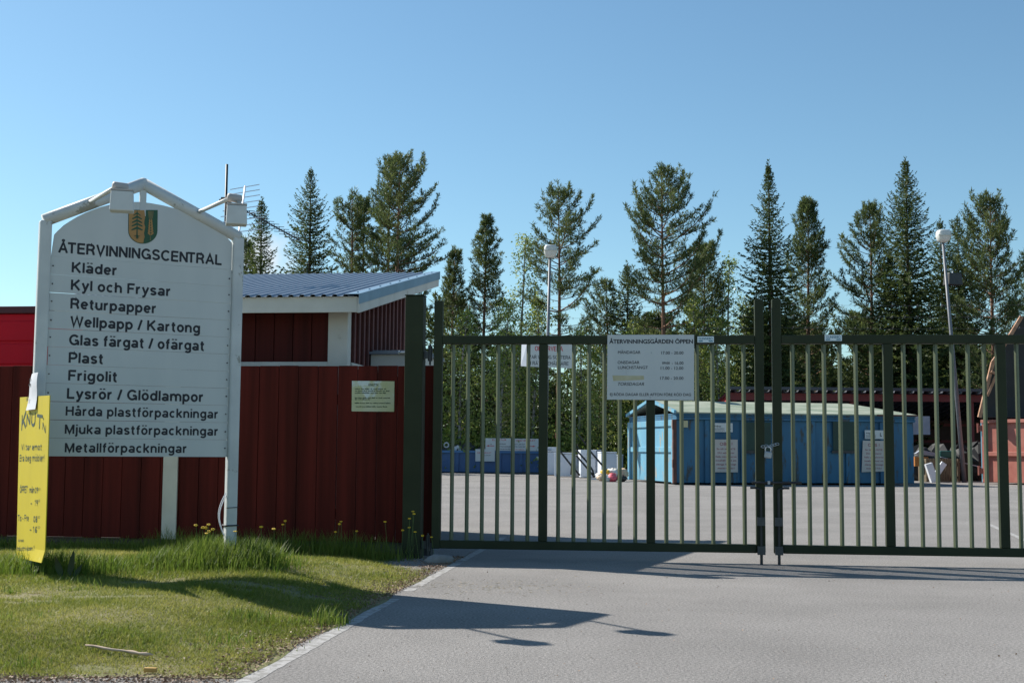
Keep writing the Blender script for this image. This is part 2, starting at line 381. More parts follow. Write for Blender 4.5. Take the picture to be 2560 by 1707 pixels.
m_guide = mat('dull_zinc', (.075, .08, .083), (.055, .06, .062), 14, .5, metal=.4)
m_dark = mat('dark_steel', (.03, .03, .032), (.045, .045, .045), 8, .5, metal=.3)
m_signf = mat('chalky_white_frame', (.58, .60, .59), (.48, .50, .50), 4, .55, bump=.06, bscale=50, c3=(.30, .30, .27), s3=4.5, t3=.61, w3=.03)
m_signp = mat('white_sign_panel', (.56, .58, .57), (.52, .545, .54), 2.0, .5, spec=.3, c3=(.44, .45, .43), s3=3.2, t3=.66, w3=.15, stretch=(2, 1, .6))
m_black = mat('black_letters', (.012, .013, .02), None, rough=.6)
m_grey = mat('faded_letters', (.025, .028, .035), None, rough=.6)
m_redl = mat('red_letters', (.45, .03, .04), None, rough=.6)
m_yel = mat('yellow_sign_board', (.58, .46, .02), (.53, .42, .02), 3, .5, spec=.25, c3=(.66, .58, .22), s3=5, t3=.70)
m_ink = mat('dark_green_ink', (.02, .05, .03), None, rough=.7)
m_paper = mat('white_paper', (.74, .74, .78), (.68, .68, .74), 6, .5)
m_crg = mat('crest_green', (.012, .075, .032), None, rough=.5)
m_cro = mat('crest_ochre', (.42, .22, .06), (.36, .19, .06), 20, .5)
m_crd = mat('crest_dull_gold', (.16, .14, .05), (.11, .11, .04), 30, .5)
m_lamp = mat('lamp_housing_white', (.62, .63, .61), (.55, .56, .54), 8, .5)
m_lampc = mat('lamp_cap_grey', (.50, .46, .42), (.42, .39, .36), 10, .6)
m_alu = mat('antenna_aluminium', (.75, .75, .76), None, rough=.4, metal=.3)
m_redc = mat('bright_red_steel', (.70, .006, .020), (.60, .006, .018), 2, .5, spec=.2)
m_redk = mat('dark_red_rim', (.10, .02, .02), None, rough=.6)
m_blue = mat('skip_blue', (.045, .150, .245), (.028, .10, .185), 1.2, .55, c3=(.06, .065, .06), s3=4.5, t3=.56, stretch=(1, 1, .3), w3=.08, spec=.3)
m_bluel = mat('skip_sunlit_blue', (.145, .36, .48), (.125, .31, .44), 2.0, .5, c3=(.30, .30, .26), s3=5, t3=.57, stretch=(1, 1, .35), w3=.08)  # paler than the skip blue: sunlight on the end painted in; streaks are wear
m_blued = mat('low_skip_blue', (.034, .10, .235), (.026, .08, .195), 2, .5, c3=(.03, .03, .04), s3=5, t3=.66)
m_rust = mat('rusty_steel', (.13, .05, .035), (.075, .035, .03), 5, .8)
m_lid = mat('green_lid_sheet', (.21, .26, .18), (.40, .42, .33), .9, .55, bump=.15, bscale=3, stretch=(1, 2.5, 1), c3=(.55, .55, .45), s3=2.2, t3=.62, w3=.12)
m_hatch = mat('dark_green_hatch', (.012, .045, .03), (.01, .035, .025), 3, .6)
m_redskip = mat('faded_red_skip', (.42, .15, .11), (.36, .11, .08), 3, .6, c3=(.16, .07, .05), s3=6, t3=.64)
m_lidk = mat('black_rubber_lid', (.012, .014, .014), (.018, .018, .018), 3, .7)
m_rim = mat('rusty_tan_rim', (.42, .24, .15), (.3, .15, .08), 6, .7)
m_applw = mat('appliance_white', (.68, .71, .76), (.62, .66, .72), 3, .4)
m_applg = mat('appliance_grey', (.34, .38, .45), (.28, .32, .38), 4, .5)
m_pole = mat('lamp_pole_grey', (.17, .18, .20), (.14, .15, .17), 6, .5)
m_bark_p = mat('pine_bark', (.25, .13, .075), (.15, .085, .06), 3, .9, stretch=(1, 1, .4))
m_bark_s = mat('spruce_bark', (.10, .07, .05), (.07, .05, .04), 4, .9)
m_bark_b = mat('birch_bark', (.30, .28, .26), (.06, .055, .05), 3, .8, stretch=(1, 1, 2), lo=.45, hi=.6)
m_needle_p = leafmat('pine_needles', (.060, .095, .036), (.165, .190, .060), .42)
m_needle_s = leafmat('spruce_needles', (.042, .072, .024), (.125, .150, .042), .40)
m_leaf_b = leafmat('birch_leaves', (.13, .20, .035), (.48, .52, .16), .5, .34)
m_grass = leafmat('grass_blades', (.155, .20, .024), (.40, .37, .10), .42)
m_tall = leafmat('tall_grass_blades', (.085, .155, .015), (.23, .27, .06), .45)
m_litter = leafmat('dry_litter', (.15, .085, .05), (.36, .25, .17), .05)
m_petal = mat('yellow_petals', (.85, .55, .02), None, rough=.5)
m_stem = mat('flower_stems', (.09, .15, .03), None, rough=.6)
m_wood = mat('bleached_wood', (.55, .42, .32), (.42, .30, .22), 9, .8)
m_woody = mat('yellow_wood', (.55, .33, .09), (.45, .26, .07), 9, .7)
m_rock = mat('grey_rock', (.28, .27, .26), (.2, .19, .18), 6, .9, bump=.4)
m_crate = mat('dark_slatted_wood', (.13, .10, .06), (.09, .07, .045), 6, .8)
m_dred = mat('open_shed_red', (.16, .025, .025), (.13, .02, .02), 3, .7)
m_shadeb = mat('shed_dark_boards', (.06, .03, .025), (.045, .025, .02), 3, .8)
m_tile = mat('dark_roof_sheet', (.05, .055, .07), (.04, .045, .06), 2, .5)

# ------------------------------------------------------------------ ground
g = MB(); g.add([(-400, -60, 0), (400, -60, 0), (400, 900, 0), (-400, 900, 0)], [(0, 1, 2, 3)])
tag(g.build('road', m_asph), kind='structure')
g = MB(); nx, ny = 40, 24
rr = random.Random(5); vs = []; fs = []
for j in range(ny + 1):
    for i in range(nx + 1):
        x = -120 + 300 * i / nx; y = 59 + (340 * (j / ny) ** 1.5)
        vs.append((x, y + (rr.uniform(-.8, .8) if j == 0 else 0), .02 + (0 if j == 0 else rr.uniform(.05, .5))))
for j in range(ny):
    for i in range(nx):
        a = j * (nx + 1) + i; fs.append((a, a + 1, a + nx + 2, a + nx + 1))
g.add(vs, fs); tag(g.build('forest_floor', m_floor, smooth=True), kind='structure')

def edge_x(y): return -1.296 + .115 * (y - 5.66) + .02 * math.sin(y * 5.1) + .02 * math.sin(y * 2.3 + 1)
def front_y(x): return 5.93 + .03 * math.sin(x * 3.1) + .018 * math.sin(x * 9.7)
def sst(t): t = min(max(t, 0), 1); return t * t * (3 - 2 * t)
def wob(x, y): return .5 * math.sin(1.7 * x + 2.3 * y) + .3 * math.sin(3.9 * x - 1.3 * y + 1) + .2 * math.sin(5.3 * y + 2.9 * x + 2)
def lawn_z(x, y):
    d = min((edge_x(y) - x) / 1.25, (y - front_y(x)) / 1.0)
    z = .003 + .124 * sst(d) - .075 * sst((y - 10.6) / 1.6)
    return z + .018 * wob(x, y) * sst(d)
g = MB(); nx, ny = 90, 80; vs = []; fs = []
for j in range(ny + 1):
    y0 = 5.72 + (13.4 - 5.72) * j / ny
    for i in range(nx + 1):
        t = i / nx; xr = edge_x(y0) + .04; x = -9 + (xr + 9) * (1 - (1 - t) ** 1.6)
        y = max(y0, front_y(x) - .05) if j < 3 else y0
        vs.append((x, y, lawn_z(x, y) if 0 < j and i < nx else .002))
for j in range(ny):
    for i in range(nx):
        a = j * (nx + 1) + i; fs.append((a, a + 1, a + nx + 2, a + nx + 1))
g.add(vs, fs); tag(g.build('lawn', m_soil, smooth=True), kind='structure')

# white edge line, worn away in places
g = MB(); vs = []; fs = []; rr = random.Random(3); y = 5.2; segs = []
while y < 15.5:
    segs.append(y); y += .07
for k in range(len(segs) - 1):
    if any(a < segs[k] < b for a, b in ((9.0, 9.55), (9.75, 9.95), (11.9, 12.2))) and rr.random() < .7: continue
    n = len(vs)
    for yy in (segs[k], segs[k + 1]):
        c = -1.21 + .115 * (yy - 5.66); w = .040 if yy < 8 else .034
        q = random.Random(int(yy * 1000))
        vs += [(c - w - q.uniform(0, .012), yy, .0015), (c + w + q.uniform(0, .010), yy, .0015)]
    fs.append((n, n + 1, n + 3, n + 2))
g.add(vs, fs); tag(g.build('road_edge_line', m_line), kind='structure')
g = MB(); a, b = gr(2470, 1310), gr(2620, 1375); d_ = (b - a).normalized(); s_ = Vector((-d_.y, d_.x, 0)) * .04
g.add([a - s_ + Vector((0, 0, .004)), b - s_ + Vector((0, 0, .004)), b + s_ + Vector((0, 0, .004)), a + s_ + Vector((0, 0, .004))], [(0, 1, 2, 3)])
tag(g.build('yard_line', m_line), kind='structure')

# ------------------------------------------------------------------ the big information sign
SA = R(28.6); SO = (-3.53, 9.45, .08)
def sp(px, py): return onp(px, py, SO, SA)
sign = thing('information_sign', 'tall white recycling centre sign with crest, gabled frame and eleven text boards', 'sign', SO, SA)
WID = 1.48; PT = 2.67
for x in (0, WID):
    b = MB(); b.box((x, 0, PT / 2 - .1), (.088, .088, PT + .2)); p = b.build('post', m_signf, sign, .014)
    if x:
        w = MB(); w.tube([(x - .05, -.05, .36), (x + .05, -.05, .362), (x + .05, .05, .36), (x - .05, .05, .36), (x - .05, -.05, .36)], .006, 6)
        w.build('cable_tie', m_black, p)
        w = MB(); w.tube([(x - .048, -.05, .50), (x + .049, -.05, .505)], .003, 5)
        w.build('wire', m_dark, p)
        w = MB(); pts = [(x - .05 - .05 * math.sin(math.pi * t) - .012 * t, -.03, .62 - .33 * t) for t in [i / 10 for i in range(11)]]
        w.tube(pts, .004, 5); w.tube([(q[0] + .012, q[1] + .01, q[2] - .01) for q in pts], .004, 5)
        w.build('cable_loop', m_paper, p)
AX, AZ = sp(357, 452)
AZ = 3.03; AX = .715
for x, xs in ((0, -1), (WID, 1)):
    b = MB(); b.tube([(x + xs * .012, 0, PT + .0), (AX - xs * -.0, 0, AZ)], .048, 14)
    if xs < 0: b.lump((AX, 0, AZ), (.048, .048, .048), 1, 0, 14, 10)
    b.build('gable_beam', m_signf, sign, smooth=True)
b = MB(); b.box((AX, 0, AZ - .14), (.05, .03, .24)); b.build('strut', m_signf, sign, .004)
# arched head board
xl, xr_ = .048, WID - .048
ztitle = sp(128, 641)[1]; zbot = sp(330, 1141)[1]
zl, zt = sp(142, 581)[1], sp(349, 509)[1]
xl2, xr2 = xl, xr_
pts = [(xl, ztitle + .001), (xr_, ztitle + .001)]
arc_ = [(1835, 800), (1820, 770), (1765, 705), (1700, 648), (1600, 578), (1520, 530), (1450, 495), (1350, 458), (1250, 431), (1150, 412), (1060, 402), (980, 402), (880, 412), (780, 429), (700, 449), (630, 474), (560, 502), (490, 536), (420, 578), (360, 617), (305, 668), (275, 700)]
kx_ = (xr_ - AX) / (sp(60 + .2723 * 1822, 400 + .2723 * 770)[0] - AX)
for cx, cy in arc_:
    x, z = sp(60 + .2723 * cx, 400 + .2723 * cy); x = AX + (x - AX) * kx_ if x > AX else x; z += .012; pts.append((min(max(x, xl), xr_), z))
b = MB(); b.poly(pts, -.012, .0); head = b.build('head_board', m_signp, sign)
def crow(mb, s, xa, ya, xb, yb, h, bold):   # a row given by where its baseline starts and ends
    x0, z0 = sp(xa * 1.0884, ya * 1.0884); x1, z1 = sp(xb * 1.0884, yb * 1.0884)
    zz = (z0 + z1) / 2; grot(mb, s, x0, zz, x1, zz, h, -.0128, bold)
b = MB(); crow(b, 'ÅTERVINNINGSCENTRAL', 133, 585, 508, 605, .082, .205); b.build('lettering', m_black, head)
# crest
def cp(cx, cy): return sp(300 + .0702 * cx, 510 + .0702 * cy)
def cpoly(mb, pp, y, k): mb.k = k; mb.poly([cp(*q) for q in pp], y, y + .003)
b = MB()
shield = [(295, 232), (1318, 240)] + [(1310, 960)]
for i in range(1, 16):
    t = math.pi * i / 16; shield.append((800 + 510 * math.cos(t), 960 + 455 * math.sin(t)))
shield.append((288, 930))
cpoly(b, [(x + (x - 800) * .02, y + (y - 800) * .02) for x, y in shield], -.0145, 0)
och = [(305, 245), (850, 235), (870, 380), (880, 480), (850, 620), (845, 720), (880, 830), (850, 980), (835, 1060), (860, 1180), (830, 1280), (815, 1400)]
for i in range(9, 16):
    t = math.pi * i / 16; och.append((800 + 500 * math.cos(t), 960 + 445 * math.sin(t)))
och.append((298, 930))
cpoly(b, och, -.0165, 1)
cpoly(b, [(585, 250), (605, 250), (612, 1250), (565, 1250)], -.0185, 0)
for (y, wd, hh) in ((330, 130, 70), (450, 180, 80), (580, 190, 85), (705, 200, 85), (840, 205, 90)):
    cpoly(b, [(590, y - 25), (590 + wd, y + 90), (590 + wd - 20, y + 90 + hh * .35), (680, y + 45 + hh * .5), (590, y + 10 + hh * .5), (500, y + 45 + hh * .5), (590 - wd + 20, y + 85 + hh * .35), (590 - wd, y + 80)], -.0195, 0)
for dx, dy in ((-120, 20), (120, 30), (-70, 110), (70, 110)):
    cpoly(b, [(585, 1110), (610, 1130), (590 + dx, 1130 + dy), (580, 1160)], -.0195, 0)
cpoly(b, [(975, 265), (1190, 268), (1150, 520), (1080, 600), (1010, 520)], -.0165, 2)
cpoly(b, [(1055, 1060), (1085, 1060), (1080, 1310), (1050, 1310)], -.0165, 2)
for k in range(6):
    y = 560 + k * 90; wd = 38 + k * 9
    for sgn in (-1, 1):
        cpoly(b, [(1075, y + 80), (1075 + sgn * wd, y - 20), (1075 + sgn * (wd + 22), y + 50), (1075 + sgn * 25, y + 120)], -.0175, 1)
b.build('crest', [m_crg, m_cro, m_crd], head)
rows = [('Kläder', 164, 628, 268, 631), ('Kyl och Frysar', 162, 670, 391, 677), ('Returpapper', 161, 712, 358, 717),
        ('Wellpapp / Kartong', 161, 753, 458, 762), ('Glas färgat / ofärgat', 158, 796, 468, 802), ('Plast', 157, 834, 236, 835),
        ('Frigolit', 156, 874, 268, 877), ('Lysrör / Glödlampor', 153, 917, 466, 921), ('Hårda plastförpackningar', 150, 957, 500, 958),
        ('Mjuka plastförpackningar', 148, 998, 500, 998), ('Metallförpackningar', 148, 1039, 428, 1039)]
ph = (ztitle - zbot) / 11; rr = random.Random(8)
for i, (s, xa, ya, xb, yb) in enumerate(rows):
    z1, z0 = ztitle - ph * i, ztitle - ph * (i + 1)
    g0 = rr.choice((.0008, .001, .0022, .003)); g1 = .0008; e0 = rr.uniform(-.004, .004)
    b = MB(); b.poly([(xl + e0, z0 + g1), (xr_ + .003, z0 + g1 * rr.uniform(.5, 1.5)), (xr_ + .003, z1 - g1), (xl + e0, z1 - g0)], -.012, -.002)
    pl = b.build('text_board', m_signp, sign)
    b = MB(); crow(b, s, xa, ya, xb, yb, .0785 if i < 8 else .070, .21 if i < 8 else .20); b.build('lettering', m_black, pl)
    b = MB()
    for x in (xl + .016, xr_ - .016): b.tube([(x, -.012, (z0 + z1) / 2 + rr.uniform(-.01, .01)), (x, -.0155, (z0 + z1) / 2)], .0055, 8)
    each(b, 'bolt', m_dark, pl)
# floodlights on arms
def floodlight(px, py, lpx, lpy):
    ax, az = sp(px, py); az = PT + (AZ - PT) * (1 - abs(ax - AX) / (AX if ax < AX else WID - AX))
    d = Matrix.Rotation(-SA, 3, 'Z') @ Vector((.44, -.645, 0))
    tip = Vector((ax, 0, az + .02)) + d
    fl = MB()
    bx = .155 if px > 300 else .165
    zc = tip.z - .135 - (.012 if px > 300 else -.01)
    fl.box((tip.x + .015, tip.y - .01, zc), (bx, .12, .145), rz=-.25, taper=.92)
    h = fl.build('floodlight', m_lamp, sign, .008)
    b = MB(); b.tube([(ax, 0, az + .015), tip], .016, 8); b.build('lamp_arm', m_lamp, h, smooth=True)
    b = MB(); b.tube([(tip.x - .055, tip.y, tip.z - .012), (tip.x - .045, tip.y, tip.z - .012), (tip.x + .05, tip.y + .02, tip.z - .012), (tip.x + .06, tip.y + .02, tip.z - .012)], [.02, .032, .032, .02], 12)
    b.box((tip.x + .03, tip.y, tip.z - .055), (.03, .03, .04)); b.build('lamp_cap', m_lampc, h, smooth=True)
    b = MB(); b.box((tip.x + .015, tip.y - .01, zc + .0795), (bx * .95, .116, .012), rz=-.25); b.build('lamp_collar', m_lampc, h)
floodlight(222, 506, 299, 495)
floodlight(493, 530, 596, 525)

# yellow board tied to the left post
YA = R(-60); YO = tuple(at(82, 1405, 9.17)); 
def yp(px, py): return onp(px, py, YO, YA)
yel = thing('notice_board', 'long yellow hand-lettered notice board tied to the left post of the white sign', 'notice board', YO, YA)
c4 = [yp(50, 993), yp(124, 988), yp(111, 1406), yp(41, 1393)]
b = MB()
nn = 14; vs = []; fs = []
for j in range(nn + 1):
    t = j / nn
    for i in range(7):
        s_ = i / 6
        x = (c4[0][0] * (1 - s_) + c4[1][0] * s_) * (1 - t) + (c4[3][0] * (1 - s_) + c4[2][0] * s_) * t
        z = (c4[0][1] * (1 - s_) + c4[1][1] * s_) * (1 - t) + (c4[3][1] * (1 - s_) + c4[2][1] * s_) * t
        vs.append((x, .0015 * math.sin(3 * t) * (s_ - .5) - (.05 * (t - .93) * 6 * s_ if t > .93 else 0), z))
N = len(vs); vs += [(x, y + .006, z) for x, y, z in vs]
for j in range(nn):
    for i in range(6):
        a = j * 7 + i; fs += [(a + 7, a + 8, a + 1, a), (N + a, N + a + 1, N + a + 8, N + a + 7)]
for j in range(nn): fs += [(j * 7, N + j * 7, N + j * 7 + 7, j * 7 + 7), (j * 7 + 6, j * 7 + 13, N + j * 7 + 13, N + j * 7 + 6)]
for i in range(6): fs += [(i, i + 1, N + i + 1, N + i), (nn * 7 + i, N + nn * 7 + i, N + nn * 7 + i + 1, nn * 7 + i + 1)]
b.add(vs, fs); b.build('board', m_yel, yel, smooth=False)
def yq(cx, cy): return yp(.3509 * cx, 900 + .3508 * cy)
b = MB()
def yrow(s, x0, x1, y, hh, bold=.004, k=0, shear=.1):
    a, z = yq(x0, y); c, z2 = yq(x1, y - (x1 - x0) * .0); h_ = abs(yq(x0, y - hh)[1] - z)
    grot(b, s, a, z, c, z2, h_ * .92, -.0022, .17 if h_ > .05 else .2)
for ch, x0, x1, y, hh, rot in (('K', 152, 185, 505, 130, .25), ('N', 188, 215, 475, 105, .15), ('U', 222, 252, 470, 110, 0), ('T', 262, 302, 485, 115, -.1), ("'", 304, 312, 480, 90, -.2), ('N', 302, 328, 492, 62, -.25)):
    a, z = yq(x0, y); c, _ = yq(x1, y); h_ = abs(yq(x0, y - hh)[1] - z)
    grot(b, ch, a, z, c, z + rot * .12, h_ * .85, -.0022, .22)
yrow('Vi tar emot', 153, 297, 640, 46); yrow('Era beg möbler!', 140, 317, 720, 50)
yrow('ÖPPET', 142, 196, 944, 52); yrow('mån', 210, 245, 944, 46); yrow('09', 250, 272, 946, 44); yrow('00', 275, 289, 926, 18)
yrow('-', 219, 229, 1035, 40); yrow('19', 248, 270, 1037, 46); yrow('00', 273, 286, 1008, 18)
yrow('Tis - Fre', 127, 205, 1145, 48); yrow('08', 238, 266, 1152, 46); yrow('00', 269, 286, 1125, 18)
yrow('-', 212, 224, 1222, 40); yrow('16', 234, 265, 1226, 46); yrow('00', 268, 286, 1198, 18)
yrow('Adress:', 131, 172, 1292, 22); yrow('Industrivägen 1', 122, 246, 1358, 38)
b.build('lettering', m_ink, yel)
# folded white paper over it
b = MB(); P4 = [onp(84, 935, YO, YA), onp(99, 935, YO, YA), onp(93, 1026, YO, YA), onp(70, 1026, YO, YA)]
vs = []; fs = []
for j in range(9):
    t = j / 8
    for i in range(5):
        s_ = i / 4
        x = (P4[0][0] * (1 - s_) + P4[1][0] * s_) * (1 - t) + (P4[3][0] * (1 - s_) + P4[2][0] * s_) * t
        z = P4[0][1] * (1 - t) + P4[3][1] * t
        vs.append((x, -.012 - .008 * math.sin(math.pi * s_) - .004 * math.sin(7 * t), z))
for j in range(8):
    for i in range(4): fs.append((j * 5 + i + 5, j * 5 + i + 6, j * 5 + i + 1, j * 5 + i))
N = len(vs); vs += [(x, y + .002, z) for x, y, z in vs]; fs += [tuple(N + q for q in reversed(f)) for f in fs]
b.add(vs, fs)
pap = thing('paper_notice', 'crumpled white paper notice hung over the top edge of the yellow board', 'notice', YO, YA)
sh = b.build('sheet', m_paper, pap, smooth=True)
b = MB()
for j, (z, w) in enumerate(((.16, .6), (.2, .5), (.30, .7), (.33, .6), (.66, .7), (.70, .6), (.74, .7))):
    z_ = P4[0][1] + (P4[3][1] - P4[0][1]) * z; xa = P4[0][0] + (P4[3][0] - P4[0][0]) * z
    words(b, xa + .02, xa + .02 + .12 * w, z_, .008, j, -.026)
b.build('print_lines', m_grey, sh)

# ------------------------------------------------------------------ red board fence
FA = R(-7); FO = (-1.0, 12.72, 0)
fen = thing('board_fence', 'dark red vertical board fence behind the white sign, with one white post', 'fence', FO, FA)
b = MB(); x = .26; rr = random.Random(2)
while x > -6.6:
    w = .205; b.box((x - w / 2, rr.uniform(-.002, .002), .13 + .88 + rr.uniform(-.003, .003)), (w - .005, .022, 1.76)); x -= w
b.build('board_panel', m_fence, fen, .004)
b = MB(); b.b2((-6.5, .02, .35), (.26, .06, .45)); b.b2((-6.5, .02, 1.5), (.26, .06, 1.6)); each(b, 'rail', m_dark, fen)
b = MB(); b.b2((-6.5, .05, 0), (.2, .2, .127)); b.build('plinth', m_conc, fen)
wx, wz = onp(428, 1200, FO, FA); wx0 = onp(410, 1200, FO, FA)[0]; wx1 = onp(446, 1200, FO, FA)[0]
b = MB(); b.b2((wx0, -.035, .125), (wx1, -.0125, 1.87)); b.build('white_post', m_postw, fen, .003)
# notice on the fence
def fp(px, py): return onp(px, py, FO, FA)
fn = thing('laminated_notice', 'water-stained yellow-green notice sheet fixed to the red fence beside the gate', 'notice', FO, FA)
c4 = [fp(881, 952), fp(987, 953), fp(986, 1029), fp(880, 1028)]
b = MB(); b.poly(c4, -.017, -.0125); m_stain = mat('stained_paper', (.42, .45, .20), (.50, .52, .36), 3, .5, c3=(.58, .66, .64), s3=1.9, t3=.52, w3=.04)
sh = b.build('sheet', m_stain, fn)
def fq(cx, cy): return fp(860 + .07652 * cx, 930 + .07652 * cy)
b = MB(); a, z = fq(815, 455); c, _ = fq(1130, 455); put(b, "KNUT'N", a, z, c, .022, -.0185, .02)
for k, (x0, x1, y) in enumerate(((370, 1420, 570), (370, 1515, 635), (370, 1380, 700), (370, 1540, 860), (370, 870, 910), (365, 1555, 1030), (400, 1480, 1145))):
    a, z = fq(x0, y); c, _ = fq(x1, y); words(b, a, c, z, .0125, k, -.0185)
b.build('lettering', m_ink, sh)
# scrap on the ground by the fence
p = gr(200, 1353, .03)
b = MB(); b.box((0, 0, .05), (.085, .10, .018), rx=.2); b.box((0, 0, .02), (.08, .1, .02)); b.box((-.03, 0, .035), (.015, .09, .02)); 
tag(b.build('broken_crate', m_rust), 'small reddish broken wood scrap on the ground under the red fence', 'scrap').location = (p.x, 12.9, .04)

# red steel container standing behind the fence at the far left
RO = tuple(at(265, 1100, 15.2)); RO = (RO[0], RO[1], 0)
rc = thing('steel_container', 'bright red steel container rising behind the dark fence at far left', 'container', RO, R(-7))
b = MB(); zt_ = 2.66
b.b2((-5.5, 0, .1), (0, 2.2, zt_))
for z in (1.4, 1.75, 2.05, 2.33): b.b2((-5.5, -.02, z), (0, -.0005, z + .24))
b.build('body', m_redc, rc, .012)
b = MB(); b.b2((-5.52, -.05, zt_ + .002), (.02, 2.22, zt_ + .09)); b.build('rim', m_redk, rc, .01)

# ------------------------------------------------------------------ shed
DA = R(-7.5); DO = (-1.79, 13.6, 0)
shed = thing('wooden_shed', 'dark red shed with sloping blue-grey sheet roof and white trim', 'shed', DO, DA)
SL = .1935
def rz_(y): return 2.645 + SL * (y + .4)
LX = -3.0
b = MB(); x = -.17
b.b2((LX, .012, 0), (-.02, .05, rz_(.05) - .07))
while x > LX + .1:
    w = .21; b.b2((x - w + .004, -.01, .2), (x - .004, .0115, rz_(0) - .08)); x -= w
b.build('front_wall', m_wall, shed, .004)
b = MB()
prof = [(.0, .05), (3.3, .05), (3.3, rz_(3.3) - .07), (0.0, rz_(0) - .07)]
vs = [(-.03, y, z) for y, z in prof] + [(-.005, y, z) for y, z in prof]
b.add(vs, [(3, 2, 1, 0), (4, 5, 6, 7), (0, 1, 5, 4), (1, 2, 6, 5), (2, 3, 7, 6), (3, 0, 4, 7)])
sw = b.build('side_wall', m_wall, shed)
b = MB(); y = .28
while y < 3.2:
    b.b2((-.0045, y, .3), (.022, y + .055, rz_(y) - .075)); y += .21
each(b, 'batten', m_batten, sw, .003)
b = MB(); b.b2((LX, 3.28, 0), (-.03, 3.3, rz_(3.3) - .08)); b.b2((LX - .01, .02, 0), (LX + .02, 3.28, rz_(0) - .1)); each(b, 'rear_wall', m_wall, shed)
b = MB(); b.b2((-.19, -.038, .1), (.026, -.0105, rz_(0) - .085)); b.b2((-.0035, -.01, .1), (.026, .11, rz_(.1) - .1)); b.build('corner_board', m_white, shed, .003)
b = MB(); b.b2((-.004, 3.2, .1), (.03, 3.33, rz_(3.2) - .08)); b.build('corner_board', m_white, shed, .003)
b = MB(); b.b2((LX, -.032, 1.93), (-.192, -.0105, 1.985)); b.build('trim_belt', m_white, shed, .002)
b = MB(); b.b2((.0265, .112, 1.93), (.045, .75, 1.985)); b.build('trim_belt', m_white, shed, .002)
b = MB(); b.b2((LX - .12, -.43, 2.475), (.225, -.402, 2.64)); b.build('fascia', m_white, shed, .003)
b = MB()
x0, x1 = .227, .252
pr = [(-.43, rz_(-.43) - .172), (3.95, rz_(3.95) - .172), (3.95, rz_(3.95) - .006), (-.43, rz_(-.43) - .006)]
b.add([(x0, y, z) for y, z in pr] + [(x1, y, z) for y, z in pr], [(3, 2, 1, 0), (4, 5, 6, 7), (0, 1, 5, 4), (1, 2, 6, 5), (2, 3, 7, 6), (3, 0, 4, 7)])
b.build('barge_board', m_white, shed, .003)
# soffit boards
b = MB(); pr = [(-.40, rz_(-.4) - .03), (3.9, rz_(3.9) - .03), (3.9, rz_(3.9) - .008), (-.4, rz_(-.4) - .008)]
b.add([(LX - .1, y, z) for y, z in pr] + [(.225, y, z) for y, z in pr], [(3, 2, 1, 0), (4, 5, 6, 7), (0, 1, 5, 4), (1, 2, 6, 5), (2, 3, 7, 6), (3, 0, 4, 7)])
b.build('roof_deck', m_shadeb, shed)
# ribbed roof sheet
pf = []; x = LX - .15; pitch = .118
while x < .17:
    pf += [(x, .004), (x + .045, .004), (x + .06, .026), (x + .095, .026), (x + .108, .004)]; x += pitch
pf = [q for q in pf if q[0] < .2]
vs = []; fs = []; n = len(pf)
for y in (-.47, 3.98):
    for dz in (0, .004): vs += [(q[0], y, rz_(y) + q[1] + dz) for q in pf]
for i in range(n - 1):
    fs += [(n + i, n + i + 1, 3 * n + i + 1, 3 * n + i), (i, 2 * n + i, 2 * n + i + 1, i + 1), (i, i + 1, n + i + 1, n + i), (2 * n + i, 3 * n + i, 3 * n + i + 1, 2 * n + i + 1)]
b = MB(); b.add(vs, fs); rf = b.build('roof', m_roof, shed)
b = MB()
pr = [(.13, .032), (.262, .034), (.262, -.075), (.256, -.075), (.256, .028), (.13, .026)]
vs = [(q[0], y, rz_(y) + q[1]) for y in (-.475, 3.99) for q in pr]; n = 6
b.add(vs, [(5, 4, 3, 2, 1, 0), tuple(range(6, 12))] + [(i, (i + 1) % n, n + (i + 1) % n, n + i) for i in range(n)])
for y in np.arange(-.3, 3.9, .5): b.tube([(.2, y, rz_(y) + .03), (.2, y, rz_(y) + .043)], .012, 6)
b.build('edge_flashing', m_flash, rf)
# small white-edged canopy on the side wall
b = MB(); cz = 1.98
b.b2((.027, 1.0, cz - .03), (.62, 2.2, cz + .16)); cn = b.build('canopy', m_white, shed, .006)
b = MB(); b.b2((.02, .95, cz + .162), (.66, 2.25, cz + .19))
for y in np.arange(1.0, 2.25, .12): b.b2((.05, y, cz + .1905), (.66, y + .04, cz + .21))
b.build('canopy_roof', m_roof, cn)

# TV antenna on a mast behind the sign
AO = tuple(at(559, 720, 15.2)); 
ant = thing('tv_antenna', 'black mast with rooftop television aerials standing on the shed roof', 'antenna', (AO[0], AO[1], 2.75))
zt2 = at(559, 411, 15.2).z - 2.75
b = MB(); b.tube([(0, 0, -.3), (0, 0, zt2)], .016, 8); b.build('mast', m_dark, ant, smooth=True)
def lp(px, py, D): p = at(px, py, D); return Vector((p.x - AO[0], p.y - AO[1], p.z - 2.75))
b = MB()
A_, B_ = lp(613, 466, 15.9), lp(598, 578, 14.5)
b.tube([A_, B_], .012, 6)
b.tube([lp(559, 500, 15.2), (A_ + B_) / 2], .01, 6)
for k in range(9):
    c = A_ + (B_ - A_) * (k / 8); hl = .19 + .012 * k
    b.tube([c + Vector((-hl, 0, -.045)), c + Vector((hl * .9, .05, .035))], .0055, 5)
b.build('aerial', m_alu, ant)
b = MB(); A_, B_ = lp(560, 498, 15.2), lp(748, 600, 14.9)
b.tube([A_, B_], .009, 6)
